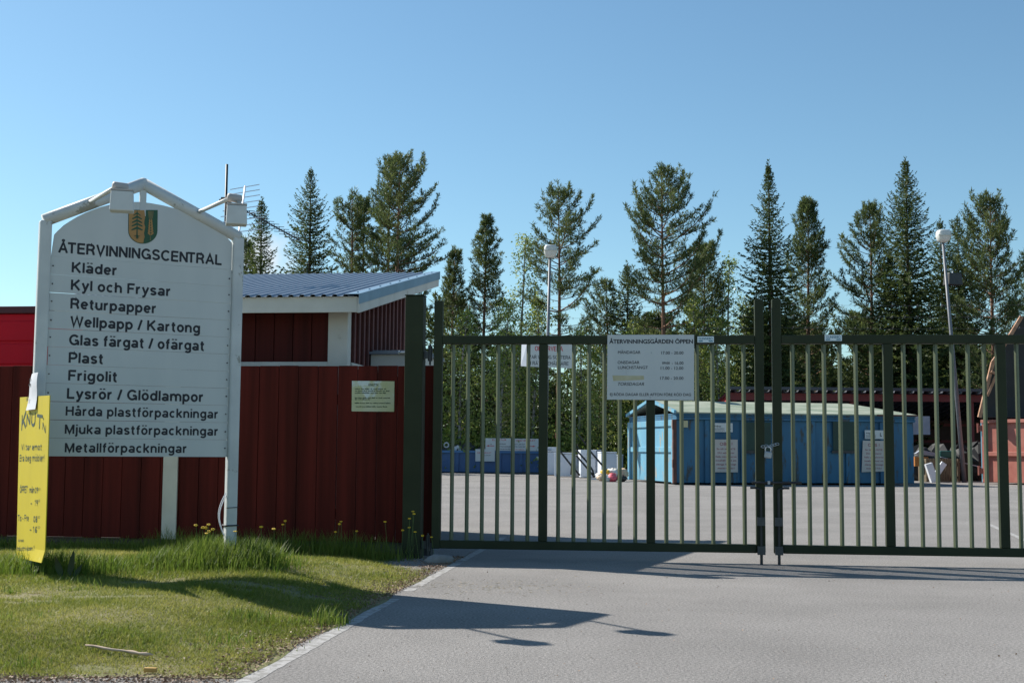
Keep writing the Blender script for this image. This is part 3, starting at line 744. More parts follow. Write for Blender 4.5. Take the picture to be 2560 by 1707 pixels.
for k in range(12):
    c = A_ + (B_ - A_) * (.28 + .72 * k / 11); hl = .10
    b.tube([c + Vector((-hl * .9, -.15, -.02)), c + Vector((hl * .9, .15, .02))], .004, 5)
    b.tube([c + Vector((0, 0, -.03)), c + Vector((0, 0, .03))], .006, 5)
b.build('aerial', m_dark, ant)
b = MB(); b.box((0, -.02, lp(559, 500, 15.2).z), (.1, .06, .05)); b.tube([lp(548, 500, 15.1), lp(566, 496, 15.1)], .01, 6); b.build('clamp', m_dark, ant)

# ------------------------------------------------------------------ gate
hp = thing('gate_post', 'thick dark green square post carrying the gate, beside the red fence', 'post', (-.955, 12.47, 0), R(-7))
b = MB(); b.b2((-.09, -.085, -.1), (.09, .085, 2.56)); b.build('shaft', m_green, hp, .012)
b = MB(); b.b2((-.094, -.089, 2.561), (.094, .089, 2.572)); b.build('cap', m_green, hp, .004)
for z in (.13, 1.98):
    b = MB(); b.b2((.09, -.02, z - .035), (.135, .02, z + .035)); b.tube([(.15, 0, z - .06), (.15, 0, z + .09)], .022, 10)
    b.tube([(.15, 0, z - .10), (.15, 0, z + .11)], .01, 8); b.build('hinge', m_guide, hp)
b = MB(); b.tube([(-.15, -.05, 2.0), (-.085, -.05, 2.0)], .012, 8); b.tube([(-.155, -.05, 2.0), (-.145, -.05, 2.0)], .022, 8); b.build('bolt', m_galv, hp)

LLEN = 3.105
def gate_leaf(name, label, loc, ang, free):
    t = thing(name, label, 'gate', loc, ang, 'the two leaves of the gate')
    sw_ = .084
    st = {}
    for x in (0, LLEN):
        b = MB(); b.b2((x - sw_ / 2, -.042, .10), (x + sw_ / 2, .042, 2.51)); st[x] = b.build('stile', m_green, t, .008)
    b = MB(); b.b2((sw_ / 2 + .001, -.041, 2.082), (LLEN - sw_ / 2 - .001, .041, 2.165)); top = b.build('top_rail', m_green, t, .007)
    b = MB(); b.b2((sw_ / 2 + .001, -.041, .102), (LLEN - sw_ / 2 - .001, .041, .182)); b.build('bottom_rail', m_green, t, .007)
    for k in (1, 2):
        x = LLEN * k / 3; b = MB(); b.b2((x - .042, -.0405, .183), (x + .042, .0405, 2.081)); b.build('centre_post', m_green, t, .007)
    for bay in range(3):
        for i in range(1, 7):
            x = LLEN * bay / 3 + LLEN / 3 * i / 7
            b = MB(); b.box((x, 0, (2.083 + .181) / 2), (.030, .030, 2.083 - .181), rz=R(37)); b.build('bar', m_bar, t, .003)
    for z in (2.24, 2.35, 2.46):
        pts = [(sw_ / 2 + (LLEN - sw_) * k / 12, 0, z - .015 * math.sin(math.pi * k / 12)) for k in range(13)]
        b = MB(); b.tube(pts, .0012, 4)
        for k in range(1, 26):
            xx = sw_ / 2 + (LLEN - sw_) * k / 26; zz = z - .015 * math.sin(math.pi * k / 26)
            b.tube([(xx - .008, -.006, zz - .014), (xx + .008, .006, zz + .014)], .001, 3); b.tube([(xx + .006, -.006, zz - .012), (xx - .006, .006, zz + .012)], .001, 3)
        b.build('barbed_wire', m_wire, t)
    x = free
    sg = -1 if free == 0 else 1
    b = MB(); b.tube([(x, -.062, -.10), (x, -.062, .70)], .014, 10); b.tube([(x, -.062, .70), (x - sg * .05, -.066, .715), (x - sg * .10, -.066, .715)], .011, 8)
    bo = b.build('drop_bolt', m_dark, st[x])
    for z in (.13, .40):
        b = MB(); b.b2((x - .036, -.075, z - .04), (x - .022, -.0425, z + .04)); b.b2((x + .022, -.075, z - .04), (x + .036, -.0425, z + .04)); b.b2((x - .036, -.082, z - .04), (x + .036, -.0755, z + .04)); b.build('bolt_guide', m_guide, st[x])
    return t, st, top
GA1, GO1 = R(-5.5), (-.721, 12.40, 0.0)
GA2, GO2 = R(-5.8), (2.531, 12.075, 0.0)
L1, st1, top1 = gate_leaf('gate_leaf', 'green barred gate leaf hung on the thick post, carrying the opening hours sign', GO1, GA1, LLEN)
L2, st2, top2 = gate_leaf('gate_leaf', 'green barred gate leaf running out of the picture on the right', GO2, GA2, 0)
# maker's labels
def maker(x0y0, x1y1, O, A, top):
    x0, z1 = onp(*x0y0, O, A); x1, z0 = onp(*x1y1, O, A)
    b = MB(); b.b2((x0, -.0445, z0), (x1, -.0415, z1)); lb = b.build('maker_label', m_lblw, top)
    b = MB(); put(b, 'GUNNEBO', x0 + .012, z0 + .026, x1 - .012, .022, -.0455, .02)
    w = x1 - x0
    b.b2((x0 + .01, -.0458, z0 + .008), (x0 + w * .32, -.0448, z0 + .018)); b.b2((x1 - w * .32, -.0458, z0 + .008), (x1 - .01, -.0448, z0 + .018))
    b.build('lettering', m_teal, lb)
m_lblw = mat('label_white', (.66, .75, .78), None, rough=.45); m_teal = mat('label_teal', (.02, .16, .24), None, rough=.5)
maker((1743, 842), (1784, 857), GO1, GA1, top1)
maker((2060, 838), (2103, 853), GO2, GA2, top2)
# opening hours sign
def gp(px, py): return onp(px, py, GO1, GA1)
def gq(cx, cy): return gp(1480 + .15303 * cx, 780 + .15306 * cy)
hs = thing('opening_hours_sign', 'white opening hours sign screwed to the gate bars', 'sign', GO1, GA1)
c4 = [gq(255, 380), gq(1663, 380), gq(1663, 1443), gq(247, 1432)]
b = MB(); b.poly(c4, -.062, -.055); pn = b.build('panel', m_signp, hs)
b = MB()
def grow(s, x0, x1, y, hh, bold, mi=0, shear=0):
    a, z = gq(x0, y); c, _ = gq(x1, y); h_ = abs(gq(x0, y - hh)[1] - z); put(b, s, a, z, c, h_, -.0635, bold, shear, mi=mi)
grow('ÅTERVINNINGSGÅRDEN ÖPPEN', 285, 1645, 522, 64, .03)
grow('MÅNDAGAR', 425, 792, 688, 46, .010, 1); grow('17.00 - 20.00', 1128, 1490, 697, 46, .010, 1)
grow('ONSDAGAR', 420, 775, 852, 46, .010, 1); grow('09:00', 1145, 1268, 857, 36, .02, 1); grow('- 16.00', 1300, 1490, 863, 46, .010, 1)
grow('LUNCHSTÄNGT', 425, 912, 934, 46, .009, 1); grow('11.00 - 12.00', 1120, 1488, 945, 46, .010, 1)
grow('17.00 - 20.00', 1112, 1490, 1108, 46, .010, 1)
grow('TORSDAGAR', 425, 850, 1203, 48, .007, 1, .25)
grow('EJ RÖDA DAGAR ELLER AFTON FÖRE RÖD DAG', 297, 1612, 1370, 44, .010, 1)
b.k = 0; b.build('lettering', [m_black, m_grey], pn)
b = MB(); b.poly([gq(335, 1040), gq(845, 1045), gq(850, 1110), gq(350, 1130)], -.0632, -.0621); b.build('stained_tape', mat('old_tape', (.44, .40, .24), (.52, .48, .33), 12, .6), pn)
b = MB()
for q in ((960, 435), (950, 1398), (968, 672)):
    x, z = gq(*q); b.tube([(x, -.062, z), (x, -.066, z)], .006, 8)
each(b, 'screw', m_galv, pn)
# padlock on its chain between the leaves
px_ = at(1921, 1128, 12.03)
pk = thing('padlock', 'grey padlock hanging on a short chain between the two gate leaves', 'padlock', px_, R(-5.5))
b = MB(); b.box((-.004, 0, -.032), (.072, .024, .064), ry=.12); b.build('body', m_galv, pk, .01)
b = MB(); b.tube([(-.028, 0, 0), (-.03, 0, .028), (-.012, 0, .045), (.012, 0, .042), (.024, 0, .024), (.022, 0, -.004)], .0055, 8); b.build('shackle', m_alu, pk, smooth=True)
b = MB()
for k, (x, z) in enumerate(((-.05, .045), (-.02, .052), (.012, .045), (.035, .055), (.058, .062), (.082, .07))):
    r = .018
    pts = [(x + r * math.cos(t), .006 * math.sin(t) * (1 if k % 2 else .2), z + r * .6 * math.sin(t)) for t in [2 * math.pi * i / 10 for i in range(11)]]
    b.tube(pts, .004, 5)
b.build('chain', m_galv, pk, smooth=True)
b = MB(); b.tube([(0, 0, 0), (.46, 0, .004)], .012, 8); b.box((.16, -.012, .002), (.03, .02, .02))
lt = thing('latch_bar', 'dark horizontal latch bar holding the two gate leaves together', 'latch', at(1880, 1206, 12.02), R(-5.6)); b.build('rod', m_dark, lt)
b = MB(); b.box((.155, -.012, .002), (.022, .03, .03)); b.build('pin', m_galv, lt)
# stone
b = MB(); b.lump((0, 0, .015), (.135, .11, .065), 4, .12, 12, 8); tag(b.build('stone', m_rock, smooth=True), 'rounded grey stone on the ground beside the gate post', 'stone').location = (-.66, 11.95, .0)

# ------------------------------------------------------------------ the yard behind the gate
CA, CO = R(11.8), (5.27, 40.5, 0); CL, CW, CH = 8.3, 5.0, 2.27
def bp(px, py): return onp(px, py, CO, CA)
con = thing('waste_container', 'large blue roofed waste container with rust streaks and green hatches in the yard', 'container', CO, CA)
b = MB(); b.b2((0, .03, .06), (CL, CW, CH - .2)); bx = b.build('body', m_blue, con, .02)
b = MB(); x = .95
while x < CL - .2:
    b.b2((x, -.045, .06), (x + .14, .029, CH - .21)); x += 1.22
each(b, 'rib', m_blue, con, .01)
b = MB(); b.b2((-.02, -.07, CH - .2), (CL + .02, CW + .05, CH - .12)); b.b2((-.02, -.03, CH - .119), (CL + .02, CW + .02, CH - .05)); b.b2((-.03, -.08, CH - .049), (CL + .03, CW + .06, CH)); b.build('top_beam', m_blue, con, .01)
# end with its frame, its sunlight painted in as a paler blue
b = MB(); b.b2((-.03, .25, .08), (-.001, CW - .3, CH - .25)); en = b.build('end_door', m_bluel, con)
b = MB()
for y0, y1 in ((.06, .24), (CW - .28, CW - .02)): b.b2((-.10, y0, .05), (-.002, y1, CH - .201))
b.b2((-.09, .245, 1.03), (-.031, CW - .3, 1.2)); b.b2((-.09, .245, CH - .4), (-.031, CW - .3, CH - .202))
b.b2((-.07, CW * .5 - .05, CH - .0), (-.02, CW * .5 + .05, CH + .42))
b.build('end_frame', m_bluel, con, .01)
b = MB(); b.b2((-.13, -.06, .05), (-.011, .055, CH - .2)); b.b2((-.16, -.1, .55), (-.131, .0, .8)); b.b2((-.16, -.1, CH - .5), (-.131, .0, CH - .2)); b.build('hinge_post', m_rust, con, .01)
# pitched lid, hipped at the right end
zr = CH + .46; ym = CW / 2
b = MB(); e = .12
vs = [(-.05, -e, CH + .004), (CL + .1, -e, CH + .004), (CL + .1, CW + e, CH + .004), (-.05, CW + e, CH + .004), (.0, ym, zr), (CL - 1.1, ym, zr)]
vs += [(x, y, z + .04) for x, y, z in vs]
b.add(vs, [(6, 7, 11, 10), (7, 8, 11), (8, 9, 10, 11), (0, 4, 5, 1), (1, 5, 2), (2, 5, 4, 3), (0, 1, 7, 6), (1, 2, 8, 7), (2, 3, 9, 8), (0, 6, 10, 4), (4, 10, 9, 3)])
lid = b.build('lid', m_lid, con)
b = MB(); b.bar((-.08, -e, CH + .05), (-.08, ym, zr + .05), .08, .1); b.bar((-.08, ym, zr + .05), (-.08, CW + e, CH + .05), .08, .1); b.build('lid_frame', m_bluel, lid)
b = MB(); b.b2((6.9, -.13, CH + .0), (CL + .12, -.122, CH + .05)); b.build('rust_edge', m_rust, lid)
for (a_, c_) in (((1858, 1055), (1926, 1126)), ((2080, 1053), (2137, 1126))):
    x0, z1 = bp(*a_); x1, z0 = bp(*c_); b = MB(); b.b2((x0, -.06, z0), (x1, -.0455, z1)); ht = b.build('hatch', m_hatch, con, .01)
    b = MB(); b.b2((x0 - .05, -.075, z0 - .09), (x1 + .05, -.046, z0 - .002)); b.build('hatch_sill', m_dark, ht)
def container_sign(a_, c_, tilt, label, smalls):
    x0, z1 = bp(*a_); x1, z0 = bp(*c_); w = x1 - x0; h = z1 - z0
    t = thing('warning_sign', label, 'sign', CO, CA)
    b = MB(); b.poly([(x0 - tilt, z0), (x1, z0 + tilt * .5), (x1, z1), (x0, z1)], -.062, -.05); pn = b.build('panel', mat('cream_sign', (.52, .48, .44), (.46, .42, .38), 2, .6), t)
    b = MB(); cx = (x0 + x1) / 2
    grot(b, 'OBS !', cx - w * .27, z1 - h * .185, cx + w * .27, z1 - h * .185, h * .095, -.0625, .19)
    for k, (s, f) in enumerate((('Se till att INTE', .40), ('DU saboterar', .36), ('hela containerns', .44), ('innehåll med att', .44), ('slänga felaktigt', .43), ('material här!', .36))):
        put(b, s, cx - w * f, z1 - h * (.315 + .117 * k), cx + w * f, h * .052, -.064, .014)
    b.build('lettering', mat('dull_red_letters', (.22, .03, .05), None, rough=.6), pn)
    x0, z1 = bp(*smalls[0]); x1, z0 = bp(*smalls[1]); w = x1 - x0; h = z1 - z0
    t2 = thing('container_label', smalls[2], 'label', CO, CA)
    b = MB(); b.b2((x0, -.062, z0), (x1, -.05, z1)); pn = b.build('panel', m_signp, t2)
    b = MB(); put(b, 'Wellpapp', x0 + .03, z1 - h * .42, x0 + w * .42, h * .16, -.064, .02)
    for k in range(4): words(b, x0 + .03, x0 + w * .6, z1 - h * (.58 + .1 * k), h * .05, k, -.064)
    put(b, 'L', x1 - w * .2, z1 - h * .68, x1 - w * .09, h * .38, -.064, .03)
    b.build('lettering', m_black, pn)
container_sign((1784, 1098), (1843, 1180), .0, 'cream OBS warning sign left of the first green hatch on the blue container', ((1780, 1057), (1830, 1080), 'small white label above the left OBS sign on the blue container'))
container_sign((2155, 1101), (2210, 1180), .06, 'tilted cream OBS warning sign near the right end of the blue container', ((2160, 1075), (2207, 1097), 'small white label above the tilted right OBS sign on the blue container'))
x0, z1 = bp(1706, 1051); x1, z0 = bp(1719, 1068)
b = MB(); b.b2((x0, -.03, z0), (x1, .029, z1)); b.build('plate', mat('pale_plate', (.45, .42, .25), None), con)

# low blue skip on the left with its three signs
KO = tuple(gr(1055, 1181)); KA = R(-1)
sk = thing('low_skip', 'low dark blue open skip heaped with scrap beyond the gate on the left', 'skip', (KO[0], KO[1], 0), KA)
KO = (KO[0], KO[1], 0)
kl = onp(1358, 1170, KO, KA)[0]; kh = 1.03
b = MB(); b.b2((0, 0, .04), (kl, .05, kh - .12)); b.b2((0, 2.1, .04), (kl, 2.15, kh)); b.b2((0, .051, .04), (.05, 2.099, kh)); b.b2((kl - .05, .051, .04), (kl, 2.099, kh)); b.b2((.051, .051, .05), (kl - .051, 2.099, .1)); b.build('body', m_blued, sk, .01)
b = MB(); b.b2((-.05, -.08, kh - .115), (kl + .05, .055, kh)); b.build('rim', mat('rim_blue', (.05, .15, .32), None, rough=.5), sk, .01)
b = MB(); x = .55
while x < kl - .2: b.b2((x, -.06, .04), (x + .16, -.001, kh - .116)); x += .98
each(b, 'rib', m_blued, sk, .01)
b = MB(); b.b2((kl - .32, -.012, .62), (kl - .06, -.001, .78)); b.build('plate', m_stain, sk)
def skip_sign(name, a_, c_, label, rowsx, y, arrow=None):
    x0, z1 = onp(*a_, KO, KA); x1, z0 = onp(*c_, KO, KA); w, h = x1 - x0, z1 - z0
    t = thing(name, label, 'sign', KO, KA)
    b = MB(); b.b2((x0, y, z0), (x1, y + .02, z1)); pn = b.build('panel', m_signp, t)
    b = MB()
    for s, fa, fb, fz, fh, mi in rowsx:
        b.k = mi; grot(b, s, x0 + w * fa, z1 - h * fz, x0 + w * fb, z1 - h * fz, h * fh, y - .0005, .2)
    b.k = 0
    if arrow:
        xa, xb, fz = x0 + w * arrow[0], x0 + w * arrow[1], z1 - h * arrow[2]; s = 1 if xb > xa else -1
        b.poly([(xa, fz - h * .025), (xb - s * .12, fz - h * .025), (xb - s * .12, fz - h * .07), (xb, fz), (xb - s * .12, fz + h * .07), (xb - s * .12, fz + h * .025), (xa, fz + h * .025)], y - .003, y - .001)
    b.build('lettering', [m_redl, m_grey], pn)
    if z0 > kh - .15:
        b = MB(); b.b2((x0 + w * .3, y + .022, kh - .1), (x0 + w * .36, y + .06, z1 - .05)); b.build('stake', m_wood, t)
skip_sign('sorting_sign', (1214, 1095), (1280, 1126), 'white electrical waste sign with a red arrow pointing left, above the low blue skip',
          [('EL-RETUR', .25, .78, .20, .13, 0), ('SPISAR', .5, .76, .52, .10, 1), ('TVÄTTMASKINER', .38, .98, .73, .10, 1), ('DISKMASKINER', .5, .97, .92, .09, 1)], -.10, (.33, .03, .62))
skip_sign('sorting_sign', (1283, 1096), (1346, 1127), 'white OBS ENDAST sign with a red arrow pointing right, above the low blue skip',
          [('OBS! ENDAST', .10, .88, .22, .13, 0), ('KYLSKÅP', .06, .46, .52, .10, 1), ('FRYSSKÅP', .06, .48, .72, .10, 1), ('FRYSBOX', .08, .45, .94, .09, 0)], -.10, (.58, .88, .62))
skip_sign('skip_notice', (1189, 1122), (1237, 1153), 'plain faded white notice on the front of the low blue skip',
          [('OBS ENDAST', .08, .82, .35, .10, 0), ('VITVAROR', .3, .78, .55, .08, 1)], -.12)
# scrap in the skip
def skx(px, py, d=.6): p = at(px, py, KO[1] + d); return p
b = MB(); p = skx(1116, 1112)
pts = [(.10 * math.cos(t), 0, .10 * math.sin(t)) for t in [2 * math.pi * i / 16 for i in range(17)]]
b.tube([(x * 1.05, y, z * 1.05) for x, y, z in pts], .035, 8)
o = b.build('ring', m_paper, smooth=True); tag(o, 'small white ring lying on top of the scrap in the low skip', 'ring'); o.location = p
b = MB(); q = [skx(1122, 1125), skx(1133, 1118), skx(1145, 1112), skx(1155, 1126)]
b.add(q + [v + Vector((0, .1, 0)) for v in q], [(0, 3, 2, 1), (4, 5, 6, 7), (0, 1, 5, 4), (1, 2, 6, 5), (2, 3, 7, 6), (3, 0, 4, 7)])
tag(b.build('scrap_sheet', m_applw), 'bent white metal sheet poking out of the low blue skip', 'scrap')
b = MB()
for k in range(9): b.lump((1.0 + k * .55, 1.0, kh - .05), (.45, .5, .22 + .08 * (k % 3)), k, .25, 9, 6)
o = b.build('scrap_heap', mat('dark_scrap', (.06, .06, .065), (.12, .11, .1), 3, .7)); o.location = KO; tag(o, 'dark heap of scrap filling the low blue skip', 'scrap heap')

# old fridges and freezers
def appliance(name, label, a_, c_, D, depth, ang, m, lidh=.12, handle=True, lean=0):
    """upright box whose front runs between the two pixel corners at distance D"""
    p0, p1 = at(*a_, D), at(c_[0], c_[1], D); w = abs(p1.x - p0.x) / max(math.cos(ang), .5); hgt = max(p0.z, .5)
    t = thing(name, label, 'appliance', (min(p0.x, p1.x), D, 0), ang, 'discarded appliances in the yard')
    if lean: t.rotation_euler = (lean, 0, ang)
    b = MB(); b.b2((0, 0, .03), (w, depth, hgt - lidh - .01)); bd = b.build('cabinet', m, t, .015)
    b = MB(); b.b2((-.01, -.02, hgt - lidh), (w + .01, depth, hgt)); l = b.build('lid', m, t, .015)
    if handle: b = MB(); b.b2((w * .4, -.05, hgt - lidh * .75), (w * .6, -.0205, hgt - lidh * .45)); b.build('handle', m_applg, l)
appliance('chest_freezer', 'white chest freezer beside the low blue skip, leftmost of the discarded appliances', (1352, 1117), (1396, 1180), 54.5, .7, .0, m_applw, .2)
appliance('fridge', 'pale fridge tipped in front of the chest freezer', (1386, 1131), (1432, 1186), 51.0, .55, R(-8), m_applw, .06, True)
appliance('fridge', 'tall bluish-white fridge standing behind the diagonal steel tubes', (1452, 1124), (1490, 1184), 49.5, .6, R(6), m_applw, .3, True)
appliance('fridge', 'narrow grey cabinet between two white fridges', (1491, 1124), (1503, 1184), 49.5, .6, R(6), m_applg, .05, False)
appliance('fridge', 'bluish-white fridge lying behind the coloured rubbish pile', (1503, 1129), (1542, 1178), 48.0, .8, R(6), m_applw, .05, False)
appliance('cabinet', 'dark grey narrow cabinet beside the blue container end', (1548, 1136), (1558, 1178), 48.5, .5, R(6), m_applg, .05, False)
p = at(1446, 1180, 50.2)
b = MB(); b.tube([(0, 0, .02), (0, 0, .1), (0, 0, .82), (0, 0, .9)], [.2, .22, .22, .14], 16)
o = b.build('water_boiler', mat('dented_steel', (.30, .31, .33), (.16, .17, .18), 5, .4, metal=.5), smooth=True); tag(o, 'round grey metal boiler standing between the white fridges', 'boiler', 'discarded appliances in the yard'); o.location = (p.x, 50.2, 0)
# tubular frame
tf = thing('tube_frame', 'dark bent tubular steel frame leaning over the fridges', 'frame', (at(1440, 1185, 46).x, 46, 0))
def tl(px, py, d=46): p = at(px, py, d); return (p.x - tf.location.x, d - 46, max(p.z, .02))
b = MB()
for pts in ([(1394, 1120), (1428, 1163), (1450, 1188)], [(1440, 1124), (1469, 1156), (1482, 1176), (1484, 1186)], [(1440, 1138), (1468, 1170), (1486, 1192)]):
    b.tube([tl(*q) for q in pts], .035, 8)
for pts in ([(1475, 1127), (1505, 1162), (1524, 1184)],): b.tube([tl(*q, 46.5) for q in pts], .035, 8)
b.tube([tl(1432, 1130), tl(1427, 1186)], .025, 8)
b.build('tubes', m_dark, tf, smooth=True)
b = MB(); b.bar(tl(1448, 1087, 52), tl(1466, 1112, 52), .12, .05); b.build('arm', m_dark, tf)
b = MB(); p = gr(1450, 1187); b.b2((-.2, -.1, 0), (1.1, .1, .05)); o = b.build('plank', m_applw); o.location = (p.x, 47.0, 0); tag(o, 'long white plank lying on the ground in front of the fridges', 'plank')
# bags and rubbish
cols = {'w': mat('white_bag', (.72, .70, .66), (.6, .58, .55), 5, .6), 'y': mat('yellow_bag', (.6, .4, .03), None), 'd': mat('dark_red_bag', (.16, .01, .02), None), 'p': mat('pink_bag', (.75, .12, .16), None), 't': mat('tan_bag', (.62, .48, .34), (.5, .38, .27), 6, .7), 'k': mat('black_bag', (.03, .03, .03), None)}
for k, (px, py, r, c, lab) in enumerate(((1500, 1190, .22, 'w', 'white rubbish bag at the left end of the pile by the blue container'), (1516, 1184, .3, 'y', 'yellow rubbish bag on the pile by the blue container'),
        (1521, 1186, .26, 'd', 'dark red bag on the rubbish pile by the blue container'), (1530, 1194, .28, 'p', 'pink bag lying at the front of the rubbish pile'),
        (1517, 1196, .25, 'w', 'low white bag in front of the yellow bag'), (1532, 1182, .3, 'w', 'white bag heaped behind the pink bag'),
        (1555, 1184, .33, 't', 'tan crumpled bag leaning on the blue container end'), (1503, 1194, .18, 't', 'small tan bag at the left foot of the rubbish pile'),
        (1556, 1196, .22, 'k', 'black bag on the ground at the blue container corner'))):
    D = 44.3 - (.6 if py > 1190 else 0); p = at(px, py, D)
    r *= .72; b = MB(); b.lump((0, 0, 0), (r, r * .9, r * .7), 30 + k, .3, 14, 9)
    o = b.build('rubbish_bag', cols[c], smooth=True); o.location = (p.x, D, max(p.z, r * .6)); tag(o, lab, 'rubbish bag', 'rubbish pile')

# open-fronted red shed at the back right
HO = at(1828, 1190, 52.0); HO = (HO.x, 52.0, 0); HA = R(2)
os_ = thing('open_shed', 'long dark red open-fronted shed with corrugated roof behind the blue container', 'shed', HO, HA)
ez = 3.5
b = MB(); b.b2((.0, 0, ez - .32), (20, .06, ez - .02)); b.build('fascia', m_dred, os_)
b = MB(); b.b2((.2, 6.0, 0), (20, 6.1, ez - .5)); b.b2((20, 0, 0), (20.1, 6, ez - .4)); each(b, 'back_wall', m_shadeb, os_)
b = MB(); b.poly([(0, 0)] * 0 + [(0.0, ez - .32), (0.0, ez - .02), (0, ez - .02)], 0, .01) if False else None
vs = [(-.06, 0, ez - .32), (-.06, 0, ez - .02), (-.06, 6.4, ez - 1.0), (-.06, 6.4, ez - 1.4)]
b = MB(); b.add(vs + [(v[0] + .05, v[1], v[2]) for v in vs], [(0, 1, 2, 3), (7, 6, 5, 4), (0, 4, 5, 1), (1, 5, 6, 2), (2, 6, 7, 3), (3, 7, 4, 0)]); b.build('barge_board', mat('lit_red_board', (.34, .03, .035), None), os_)  # brighter copy of the shed red, sunlight put into its colour
b = MB(); b.b2((.0, .3, 0), (.1, 6.0, ez - 1.35)); b.build('side_wall', m_dred, os_)
for x in (.1, 5, 10, 15, 19.8):
    b = MB(); b.b2((x, .1, 0), (x + .16, .26, ez - .33)); b.build('post', m_dred, os_)
for z in (1.55, 2.3, 2.75):
    b = MB(); b.b2((.2, 5.9, z), (20, 5.99, z + .12)); b.build('girt', m_dred, os_)
pf = []; x = -.2
while x < 20.3: pf += [(x, 0), (x + .12, 0), (x + .2, .12), (x + .32, .12)]; x += .4
n = len(pf); vs = []; fs = []
for y, z in ((-.25, ez), (6.6, ez - 1.05)):
    vs += [(q[0], y, z + q[1]) for q in pf]; vs += [(q[0], y, z + q[1] + .03) for q in pf]
for i in range(n - 1): fs += [(n + i, n + i + 1, 3 * n + i + 1, 3 * n + i), (i, 2 * n + i, 2 * n + i + 1, i + 1), (i, i + 1, n + i + 1, n + i)]
b = MB(); b.add(vs, fs); b.b2((-.25, -.35, ez + .10), (20.3, -.2, ez + .22)); b.build('roof', m_tile, os_)
# odds and ends under the shed
def yard(px, py, D): p = at(px, py, D); return p
p = gr(2300, 1199)
b = MB(); b.box((0, 0, .35), (.25, .2, .7), ry=-.3); b.box((.3, .1, .4), (.2, .1, .75), ry=.6); o = b.build('scrap_boards', m_applw); o.location = (gr(2296, 1203).x, 46.5, 0); tag(o, 'crossed pale boards standing right of the blue container', 'boards')
b = MB(); b.box((0, 0, 0), (.5, .4, .35)); o = b.build('cardboard_box', mat('orange_card', (.35, .13, .02), None)); o.location = (yard(2300, 1165, 47.5).x, 47.5, .75); tag(o, 'orange-brown box on the boards right of the blue container', 'box')
b = MB(); 
for k in range(14): b.b2((k * .09, 0, 0), (k * .09 + .07, .03, .85))
b.b2((0, .031, .1), (1.25, .06, .2)); b.b2((0, .031, .6), (1.25, .06, .7)); b.b2((0, .031, 0), (.05, .9, .84)); b.b2((1.2, .031, 0), (1.25, .9, .84)); b.b2((0, .9, 0), (1.25, .93, .84))
o = b.build('slatted_crate', m_crate); o.location = (yard(2316, 1190, 47).x, 47, 0.02); tag(o, 'brown slatted wooden crate under the open shed behind the leaning lamp pole', 'crate')
b = MB(); q = [yard(2290, 1133, 48), yard(2303, 1124, 48), yard(2340, 1132, 48), yard(2345, 1140, 48)]
b.add(q + [v + Vector((0, .3, -.02)) for v in q], [(0, 3, 2, 1), (4, 5, 6, 7), (0, 1, 5, 4), (1, 2, 6, 5), (2, 3, 7, 6), (3, 0, 4, 7)]); tag(b.build('scrap_sheet', m_applg), 'folded pale sheet on top of the dark heap under the shed', 'scrap')
b = MB(); b.box((0, 0, 0), (.65, .4, .25), rz=.1); o = b.build('plastic_tub', mat('green_plastic', (.01, .12, .10), None), bevel=.03); o.location = yard(2365, 1135, 48.2); tag(o, 'dark green plastic tub on the heap under the shed', 'tub')
b = MB(); b.bar(yard(2352, 1142, 47.3), yard(2455, 1168, 47), .12, .03); tag(b.build('long_board', m_applg), 'long pale board slanting down behind the leaning lamp pole', 'board')
b = MB()
for k in range(7): b.lump((k * .75, 0, .55), (.6, .6, .75 + .15 * (k % 2)), 60 + k, .2, 10, 7)
o = b.build('junk_heap', m_lidk); o.location = (yard(2300, 1160, 49.2).x, 49.2, 0); tag(o, 'dark heap of junk in the shade of the open shed', 'junk heap')
b = MB(); b.box((0, 0, 0), (1.1, .04, .75)); o = b.build('wall_poster', m_applg); o.location = yard(2291, 1063, 51.9); tag(o, 'pale poster board hanging on the open shed beside the container', 'poster')

# red skip with its black lid swung open
EO = gr(2459, 1209); EO = (EO.x, EO.y, 0); EA = R(-56)
rs = thing('red_skip', 'faded red steel skip with a raised black lid at the right edge', 'skip', EO, EA)
EW, EH, EL = 2.3, 2.25, 5.5
b = MB(); b.b2((.0, .03, .06), (EW, EL, EH - .12)); b.build('body', m_redskip, rs, .02)
b = MB(); b.b2((.0, -.05, .05), (.2, .029, EH - .13)); b.b2((EW - .15, -.05, .05), (EW, .029, EH - .13)); b.b2((.201, -.06, .98), (EW - .151, .029, 1.13)); b.b2((-.02, -.07, EH - .119), (EW + .02, EL + .02, EH)); b.build('end_frame', m_redskip, rs, .01)
b = MB(); b.b2((-.10, .04, .05), (-.001, .25, EH - .05)); b.build('blue_corner_post', m_bluel, rs, .01)
b = MB()
for z in (.35, 1.85): b.b2((-.14, -.05, z), (.05, -.051 + .03, z + .2)); b.tube([(-.12, -.08, z - .05), (-.12, -.08, z + .28)], .035, 8)
b.build('hinge', m_redskip, rs)
ld = Matrix.Rotation(-EA, 3, 'Z')
def el(px, py, D): p = at(px, py, D) - Vector(EO); return ld @ p
edge = [(2447, 1043), (2480, 906), (2496, 884), (2552, 792)]
front = [el(x, y, 44.6) for x, y in edge] + [el(2740, 800, 45.5), el(2760, 1046, 45.0)]
b = MB(); n = len(front); bk = [v + ld @ Vector((.05, .12, 0)) for v in front]
b.add(front + bk, [tuple(range(n - 1, -1, -1)), tuple(range(n, 2 * n))] + [(i, (i + 1) % n, n + (i + 1) % n, n + i) for i in range(n)])
lo = b.build('lid', m_lidk, rs)
b = MB()
for i in range(3): b.bar(front[i] + ld @ Vector((0, -.06, 0)), front[i + 1] + ld @ Vector((0, -.06, 0)), .10, .12)
